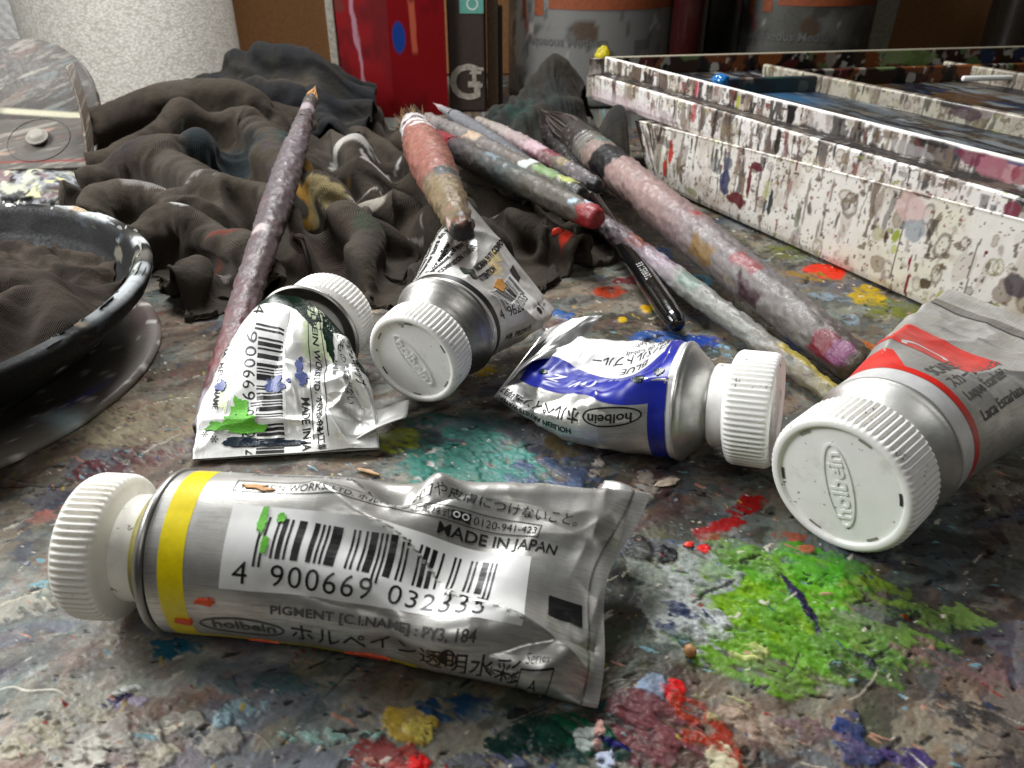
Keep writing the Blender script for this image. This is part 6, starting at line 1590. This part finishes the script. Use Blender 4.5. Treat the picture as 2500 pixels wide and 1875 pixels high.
# ---------------------------------------------------------------- things along the back
M_ROLL = None
def woven_mat(name, hexc, sc, st, dist=.05, kind='voronoi', rough=.8):
    m, nt, b = nmat(name)
    c = srgb(hexc)
    tc = N(nt, 'ShaderNodeTexCoord')
    vo = N(nt, 'ShaderNodeTexVoronoi'); vo.inputs['Scale'].default_value = sc
    mp = N(nt, 'ShaderNodeMapping'); mp.inputs['Scale'].default_value = (1, 1, 1.5)
    nt.links.new(tc.outputs['Object'], mp.inputs[0]); nt.links.new(mp.outputs[0], vo.inputs['Vector'])
    cc = ramp(nt, vo.outputs['Distance'], [(.1, tuple(np.minimum(1, c * 1.08))), (.7, tuple(c * .68))])
    n = noise_node(nt, 3, 5, .6); dirt = ramp(nt, n, [(.35, (.86, .84, .80)), (.6, (1, 1, 1))])
    nt.links.new(mixc(nt, cc, dirt, 1.0, 'MULTIPLY'), b.inputs['Base Color'])
    b.inputs['Roughness'].default_value = rough
    inv = N(nt, 'ShaderNodeMath', operation='SUBTRACT'); inv.inputs[0].default_value = 1
    nt.links.new(vo.outputs['Distance'], inv.inputs[1])
    bump(nt, b, inv.outputs[0], st, dist)
    return m
def cyl(name, root, c, r, z0, z1, mat, prof=None, n=160, colf=None):
    prof = prof or [(0, z0), (r * .9, z0), (r * .98, z0 + .1), (r, z0 + .25), (r, z1 - .3), (r * .98, z1 - .08), (r * .92, z1), (r * .3, z1), (0, z1)]
    L = [0]
    pts = []
    for (p, q) in zip(prof[:-1], prof[1:]):
        k = max(1, int(math.hypot(q[0] - p[0], q[1] - p[1]) / .25))
        for j in range(k): pts.append((p[0] + (q[0] - p[0]) * j / k, p[1] + (q[1] - p[1]) * j / k))
    pts.append(prof[-1])
    a = np.linspace(0, 2 * np.pi, n, endpoint=False)
    r_ = np.array([p[0] for p in pts]); z_ = np.array([p[1] for p in pts])
    Rr, A = np.meshgrid(r_, a, indexing='ij'); Z = np.repeat(z_[:, None], n, 1)
    P = np.stack([c[0] + Rr * np.cos(A), c[1] + Rr * np.sin(A), Z], -1)
    return grid_obj(name, P, mat, root, cv=True, col=None if colf is None else colf(A, Z, Rr))

roll = thing('paper_roll', 'thick white fuzzy roll standing at the back behind the black cloth', 'roll', (-21.4, 47.5, 0))
cyl('outer_layer', roll, (-21.4, 47.5), 5.6, 0.02, 17, woven_mat('soft_white_paper', '#e9e5db', 6.5, .25, .04))
cyl('core', roll, (-21.4, 47.5), 1.6, 16.9, 17.15, plain('cardboard_core', '#8a6f4c', .8))
towel = thing('paper_towel', 'white embossed paper towel sheet with dimples at the left behind the case', 'paper towel', (-29, 46, 0))
U, V = np.meshgrid(np.linspace(0, 1, 200), np.linspace(0, 1, 240), indexing='ij')
X = -37 + 12 * U; Z = .05 + 15 * V; Y = 45.2 + 1.2 * np.sin(U * 3.1) + .06 * 0
em = (np.abs(np.sin((X + Z) * 4.2)) * np.abs(np.sin((X - Z) * 4.2)))
Y = Y - .10 * sst(.2, .7, em)
g = grid_obj('sheet', np.stack([X, Y, Z], -1), plain('white_towel_paper', '#f2f1ee', .85, 0, 30, .2, .02, .05), towel)
sd = g.modifiers.new('thick', 'SOLIDIFY'); sd.thickness = .08

# red tin with blue spot
M_REDT = vc_mat('red_enamel', .5, .7, 8, .1, .02, 40, .06, spec=.15, vary=.12)
tin = thing('box', 'tall red box with a blue oval paint spot and pale drips at the back', 'box', (-6.2, 44, 0))
def col_red(A, B, side):
    C = np.ones(A.shape + (3,)) * srgb('#a00c16') * .5
    C = mix(C, srgb('#64090f') * .5, sst(.45, .65, fbm2(A * .8, B * .5, 4, 1000 + side)) * .7)
    w = (fbm2(A * 2, B * .8, 4, 1010 + side) - .5)
    if side == 0:
        path = .95 + .28 * (6.0 - B) * .38 + w * .5
        C = mix(C, srgb('#a07884'), sst(.17, .06, np.abs(A - path)) * .8)
        C = mix(C, srgb('#5a2a20'), sst(1.1, .7, np.hypot((A - .35) / .35, (B - 5.3) / .35) + w) * .8)
    else:
        C = mix(C, srgb('#16387e'), sst(1.06, .94, np.hypot((A - .5) / .34, (B - 3.9) / .72) + w * .2))
        C = mix(C, srgb('#b0563e'), sst(.2, .1, np.abs(A - 1.35 + .02 * B + w * .15)) * sst(3.0, 3.3, B) * .85)
        C = mix(C, srgb('#5a1216'), sst(1.0, .6, np.hypot((A - 1.2) / .3, (B - 5.9) / .5) + w) * .7)
    return C
def face(name, root, p, eu, lu, z0, z1, colf, mat, nu=90, nv=120, lean=0.0):
    eu = np.array(eu, float) / np.linalg.norm(eu)
    U, V = np.meshgrid(np.linspace(0, lu, nu), np.linspace(z0, z1, nv), indexing='ij')
    P = np.array(p, float) + eu * U[..., None] + np.array((0, 0, 1.0)) * V[..., None] + np.array((0, lean, 0)) * V[..., None]
    return grid_obj(name, P, mat, root, col=colf(U, V))
c0 = np.array((-9.1, 43.6, 0)); c1 = np.array((-6.25, 42.6, 0)); c2 = np.array((-3.45, 43.5, 0))
face('side', tin, c0, c1 - c0, np.linalg.norm(c1 - c0), 0.02, 13, lambda A, B: col_red(A, B, 0), M_REDT)
face('side', tin, c1, c2 - c1, np.linalg.norm(c2 - c1), 0.02, 13, lambda A, B: col_red(A, B, 1), M_REDT)
bm = bmesh.new()
def zprism(bm, pts, z0, z1):
    a = [bm.verts.new((p[0], p[1], z0)) for p in pts]; b = [bm.verts.new((p[0], p[1], z1)) for p in pts]
    bm.faces.new(a[::-1]); bm.faces.new(b)
    for k in range(len(pts)): bm.faces.new([a[k], a[(k + 1) % len(pts)], b[(k + 1) % len(pts)], b[k]])
    bmesh.ops.recalc_face_normals(bm, faces=bm.faces)
zprism(bm, [c0 + (.02, .03, 0), c1 + (0, .03, 0), c2 + (-.02, .03, 0), c2 + (-.3, 3, 0), c0 + (.3, 3, 0)], .02, 13.0)
bm_obj('core', bm, plain('dark_red_card', '#5c0d12', .7), tin)
bm = bmesh.new(); box_bm(bm, c0 + np.array((-.22, .35, 6.5)), (1, 0, 0), (0, 1, 0), (0, 0, 1), .2, .5, 6.48, .05)
bm_obj('worn_edge', bm, plain('worn_grey_edge', '#8c867a', .7, 0, 12, .3, .03, .35), tin)

# dark book with pale letters, teal label and a wooden slat beside it
book = thing('book', 'dark brown book spine with pale capital letters and teal label beside the red box', 'book', (-2.4, 44.6, 0))
bm = bmesh.new(); box_bm(bm, (-2.42, 45.6, 6.4), (1, 0, 0), (0, 1, 0), (0, 0, 1), .98, 1.4, 6.38, .08)
bm_obj('cover', bm, plain('dark_brown_cover', '#2a1c15', .55, 0, 10, .2, .02, .3), book)
M_LET = plain('pale_worn_lettering', '#8d867a', .6, 0, 12, .2, .01, .3)
def flat_text(body, x, y, z, size, rot, mat, root, bold=.02, name='lettering'):
    V, F = text_tris(body, size, bold)
    V = place2d(V, 0, 0, rot, 1, 1, (.5, .5))
    bm = bmesh.new(); vs = [bm.verts.new((x + v[0], y, z + v[1])) for v in V]
    for f in F: bm.faces.new([vs[k] for k in f])
    o = bm_obj(name, bm, mat, root); o['kind'] = 'stuff'
    return o
flat_text('G', -2.55, 44.18, 1.55, 2.5, 0, M_LET, book, .04)
flat_text('t', -1.95, 44.17, 1.8, 1.9, 0, M_LET, book, .03)
flat_text('-', -1.7, 44.17, 2.2, 1.2, 0, M_LET, book, .03)
bm = bmesh.new(); box_bm(bm, (-2.1, 44.19, 6.8), (1, 0, 0), (0, 1, 0), (0, 0, 1), .62, .012, 1.9)
bm_obj('label', bm, plain('teal_label', '#4f8a7c', .6), book)
V, F = ring2d(0, 0, .3, .3, .07, 30)
bm = bmesh.new(); vs = [bm.verts.new((-2.05 + v[0], 44.17, 5.35 + v[1])) for v in V]
for f in F: bm.faces.new([vs[k] for k in f])
bm_obj('label_emblem', bm, plain('pale_emblem', '#b9c4b8', .6), book)
slat = thing('wooden_slat', 'narrow brown wooden slat standing between the dark book and grey jar', 'slat', (-1.05, 45, 0))
bm = bmesh.new(); box_bm(bm, (-1.05, 45.4, 6.5), (1, 0, 0), (0, 1, 0), (0, 0, 1), .3, .4, 6.48, .05)
bm_obj('board', bm, plain('old_brown_wood', '#4a3722', .75, 0, 8, .3, .03, .4), slat)
bm = bmesh.new(); box_bm(bm, (-.72, 45.7, 2.6), (1, 0, 0), (0, 1, 0), (0, 0, 1), .2, .3, 2.58, .04)
bm_obj('gap_shade', bm, plain('gap_shade_black', '#15110e', .7), slat)  # black strip standing in for the shaded gap beside the slat

# two translucent jars with orange labels
M_JAR = vc_mat('cloudy_jar_plastic', .3, .55, 8, .2, .02, 40, .06, spec=.5, vary=.12)
def jar(label, c, r, seed, tint, dark):
    root = thing('jar', label, 'jar', (c[0], c[1], 0))
    def colf(A, Z, Rr):
        x = A * r; C = np.ones(A.shape + (3,)) * srgb(tint) * .85
        C = mix(C, srgb('#8b8a86') * .8, sst(.45, .62, fbm2(x * .5, Z * .5, 3, seed)) * .6)
        w = fbm2(x * 1.2, Z * 1.2, 4, seed + 1) - .5
        d = (np.degrees(A) + 360) % 360
        C = mix(C, srgb('#d6d4c8') * .85, sst(.52, .62, fbm2(x * .9, Z * .9, 5, seed + 2, .6)) * sst(226, 205, d) * .8)
        C = mix(C, srgb('#5a4430') * .8, sst(1.1, .8, np.hypot((d - 262) / 9, (Z - 3.9) / .55) + w * 1.3) * .9)
        C = mix(C, srgb('#8c2a2c'), sst(1.1, .8, np.hypot((d - 217 + (Z - 4.2) * 5) / 2.5, (Z - 4.2) / .7) + w) * .8)
        C = mix(C, srgb('#c4c4ba'), sst(.75, .78, fbm2(x * 2.4, Z * 1.5, 4, seed + 5)) * .6)
        C = mix(C, srgb('#3f3e3c'), sst(.62, .7, fbm2(x * 1.5 + 5, Z * 1.0, 4, seed + 6)) * .7)
        return C * dark
    cyl('body', root, c, r, .02, 11, M_JAR, colf=colf)
    m = plain('orange_label', '#7a3a16', .7, 0, 10, .1, .01, .25)
    def wrap(name, a0, a1, z0, z1, mat, off=.02):
        a = np.radians(np.linspace(a0, a1, 40)); z = np.linspace(z0, z1, 30)
        A, Z = np.meshgrid(a, z, indexing='ij')
        grid_obj(name, np.stack([c[0] + (r + off) * np.cos(A), c[1] + (r + off) * np.sin(A), Z], -1), mat, root)
    wrap('orange_label', 236, 330, 5.0, 9, m)
    wrap('label_stripe', 213, 217, 4.5, 9, m); wrap('label_stripe', 225, 232, 4.65, 9, m)
    mg = plain('grey_label_print', '#4e4d4b', .6, 0, 10, .1, .01, .3)
    V, F = text_tris('Aqueous Medium', .66, .012)
    V = place2d(V, 0, 0, 0, 1.02, 1, (0, 0))
    bm = bmesh.new(); vs = []
    for v in V:
        a = R_(219) + v[0] / r
        vs.append(bm.verts.new((c[0] + (r + .03) * math.cos(a), c[1] + (r + .03) * math.sin(a), 3.05 + v[1])))
    for f in F: bm.faces.new([vs[k] for k in f])
    o = bm_obj('lettering', bm, mg, root); o['kind'] = 'stuff'
    wrap('label_bar', 293, 305, 3.05, 3.5, mg)
    cyl('lid', root, c, r * .96, 11.0, 12.6, plain('white_lid', '#9a968c', .5))
    return root
jar('grey cloudy jar with orange label stripe and brown stain, yellow paint blob on it', (4.7, 49.8), 4.9, 1100, '#8a8985', .7)
jar('darker cloudy jar with orange label, ochre drip, right of the black bottle', (17.3, 51.5), 4.3, 1200, '#5c5b52', .6)
# yellow blob on the jar
bm = bmesh.new(); bmesh.ops.create_icosphere(bm, subdivisions=4, radius=.5)
for v_ in bm.verts:
    n = float(fbm3(v_.co.x * 3 + 1, v_.co.y * 3, v_.co.z * 3, 3, 19)) - .5
    v_.co = v_.co * (1 + n * .9); v_.co.y *= .5; v_.co.x *= .8
bmesh.ops.translate(bm, verts=bm.verts, vec=Vector((4.95, 44.85, 2.75)))
yb = bm_obj('paint_blob', bm, plain('thick_yellow_paint', '#b8a812', .4, 0, 10, .3, .02, .2), None, (4.95, 44.85, 2.75), smooth=True)
yb.parent = bpy.data.objects['jar']; yb.location = Vector((4.95, 44.85, 2.75)) - bpy.data.objects['jar'].location
yb['label'] = 'dried yellow paint blob'
# black bottle between the jars
bot = thing('bottle', 'black glossy bottle standing between the two cloudy jars', 'bottle', (10.9, 49, 0))
M_BLKP = plain('black_gloss_plastic', '#0c0b0b', .18, 0, 8, .1, .02, .3, .6)
cyl('body', bot, (11.6, 49.4), 1.75, .02, 9.5, M_BLKP, prof=[(0, .02), (1.6, .02), (1.75, .2), (1.75, 8.0), (1.3, 9.0), (.7, 9.4), (.7, 10.4), (0, 10.4)])
rgb = thing('bottle', 'dark maroon bottle between the lighter cloudy jar and the black bottle', 'bottle', (9.7, 46.2, 0))
cyl('body', rgb, (9.7, 46.4), .95, .02, 8, plain('maroon_glass', '#2a0d0d', .12, 0, 8, .1, .02, .3, .7), prof=[(0, .02), (.85, .02), (.95, .15), (.95, 7.0), (.5, 7.8), (.4, 9), (0, 9)])
# right side: leaning boards and tubes
M_OLB = plain('olive_stained_board', '#4a4431', .7, 0, 6, .3, .03, .35)
def plank(name, label, cat, x0, x1, y, lean, mat, th=.35, z1=14):
    r_ = thing(name, label, cat, (x0, y, 0))
    bm = bmesh.new()
    a = [(x0, y, .02), (x1, y, .02), (x1 + lean, y + .6, z1), (x0 + lean, y + .6, z1)]
    f = [bm.verts.new(p) for p in a]; b = [bm.verts.new((p[0], p[1] + th, p[2])) for p in a]
    bm.faces.new(f); bm.faces.new(b[::-1])
    for k in range(4): bm.faces.new([f[k], f[(k + 1) % 4], b[(k + 1) % 4], b[k]][::-1])
    bmesh.ops.recalc_face_normals(bm, faces=bm.faces)
    bm_obj('board', bm, mat, r_)
plank('board', 'grey stained board leaning right of the darker jar', 'board', 22.0, 23.9, 53.2, .8, plain('grey_stained_board', '#8a8470', .7, 0, 6, .3, .03, .35))
plank('slat', 'thin ochre wooden slat leaning beside the darker jar', 'slat', 21.2, 21.9, 53.0, .9, plain('ochre_wood', '#a07a40', .7, 0, 6, .3, .03, .3))
for k, (x, y, r, h, l) in enumerate([(30.5, 51, 1.7, '#1d1813', 'dark brown bottle at the right back, next to cardboard'), (33.6, 50, 1.5, '#3a3a30', 'dark olive glass bottle at the right back'), (36.4, 49, 1.3, '#7a6c5a', 'dusty brown bottle at the right back'), (38.5, 47.6, .8, '#d8cfa4', 'pale cream glossy tube at far right back')]):
    b_ = thing('bottle', l, 'bottle', (x, y, 0))
    cyl('body', b_, (x, y), r, .02, 13, plain('bottle_glass', h, .2, 0, 6, .1, .02, .3, .6), n=60)
    cyl('cap', b_, (x, y), r * .6, 13.0, 14.2, M_BLKP, n=40)

# brown cardboard wall with a fold, behind everything
M_CARD = plain('brown_cardboard', '#8a6038', .85, 0, 10, .2, .03, .2)
wl = bpy.data.objects
bm = bmesh.new(); box_bm(bm, (0, 57, 3.1), (1, 0, 0), (0, 1, 0), (0, 0, 1), 75, .3, 3.05, .08)
o = bm_obj('back_wall', bm, M_CARD, None, (0, 57, 0)); tag(o, 'brown cardboard wall panel along the back of the table', None, kind='structure')
bm = bmesh.new(); box_bm(bm, (0, 57.25, 20.2), (1, 0, 0), (0, 1, 0), (0, 0, 1), 75, .3, 14.0, .08)
o = bm_obj('back_wall', bm, M_CARD, None, (0, 57, 0)); tag(o, 'upper brown cardboard wall panel along the back', None, kind='structure')

# ---------------------------------------------------------------- crumbs on the table
def crumb(name, label, cat, x, y, sx, sy, sz, rot, hexc, seed, z=.02, group=None, jag=.5, sub=3):
    bm = bmesh.new(); bmesh.ops.create_icosphere(bm, subdivisions=sub, radius=1)
    for v_ in bm.verts:
        n = float(fbm3(v_.co.x * 1.6 + seed, v_.co.y * 1.6, v_.co.z * 1.6, 3, seed)) - .5
        v_.co = v_.co * (1 + n * jag * 2)
    bmesh.ops.scale(bm, verts=bm.verts, vec=(sx, sy, sz)); bmesh.ops.rotate(bm, verts=bm.verts, matrix=Matrix.Rotation(R_(rot), 3, 'Z'))
    bmesh.ops.translate(bm, verts=bm.verts, vec=(x, y, z + sz * .6))
    o = bm_obj(name, bm, plain(cat.replace(' ', '_') + '_stuff', hexc, .5, 0, 20, .3, .02, .3), None, (x, y, 0), smooth=True)
    return tag(o, label, cat, group)
crumb('wood_chip', 'tan wood splinter on the table behind the yellow banded tube', 'wood chip', -2.62, 11.35, .24, .05, .035, -25, '#a5825a', 1)
crumb('pebble', 'small tan crumb sitting at the edge of the green paint', 'crumb', 2.45, 7.25, .085, .085, .09, 0, '#a97a4c', 2, jag=.3)
crumb('paint_flake', 'bright red paint flake left of the green patch', 'paint flake', 2.86, 9.42, .09, .06, .03, 10, '#e03018', 3, group='loose paint flakes')
crumb('paint_flake', 'orange red paint flake on the knit rag by the black brush', 'paint flake', 1.32, 21.7, .17, .04, .26, 0, '#e23a1c', 4, z=.7, group='loose paint flakes')
crumb('paint_flake', 'cream paint flake on the table right of the folded tube end', 'paint flake', 2.8, 11.05, .22, .09, .02, 20, '#cdbba6', 5, group='loose paint flakes', jag=.8)
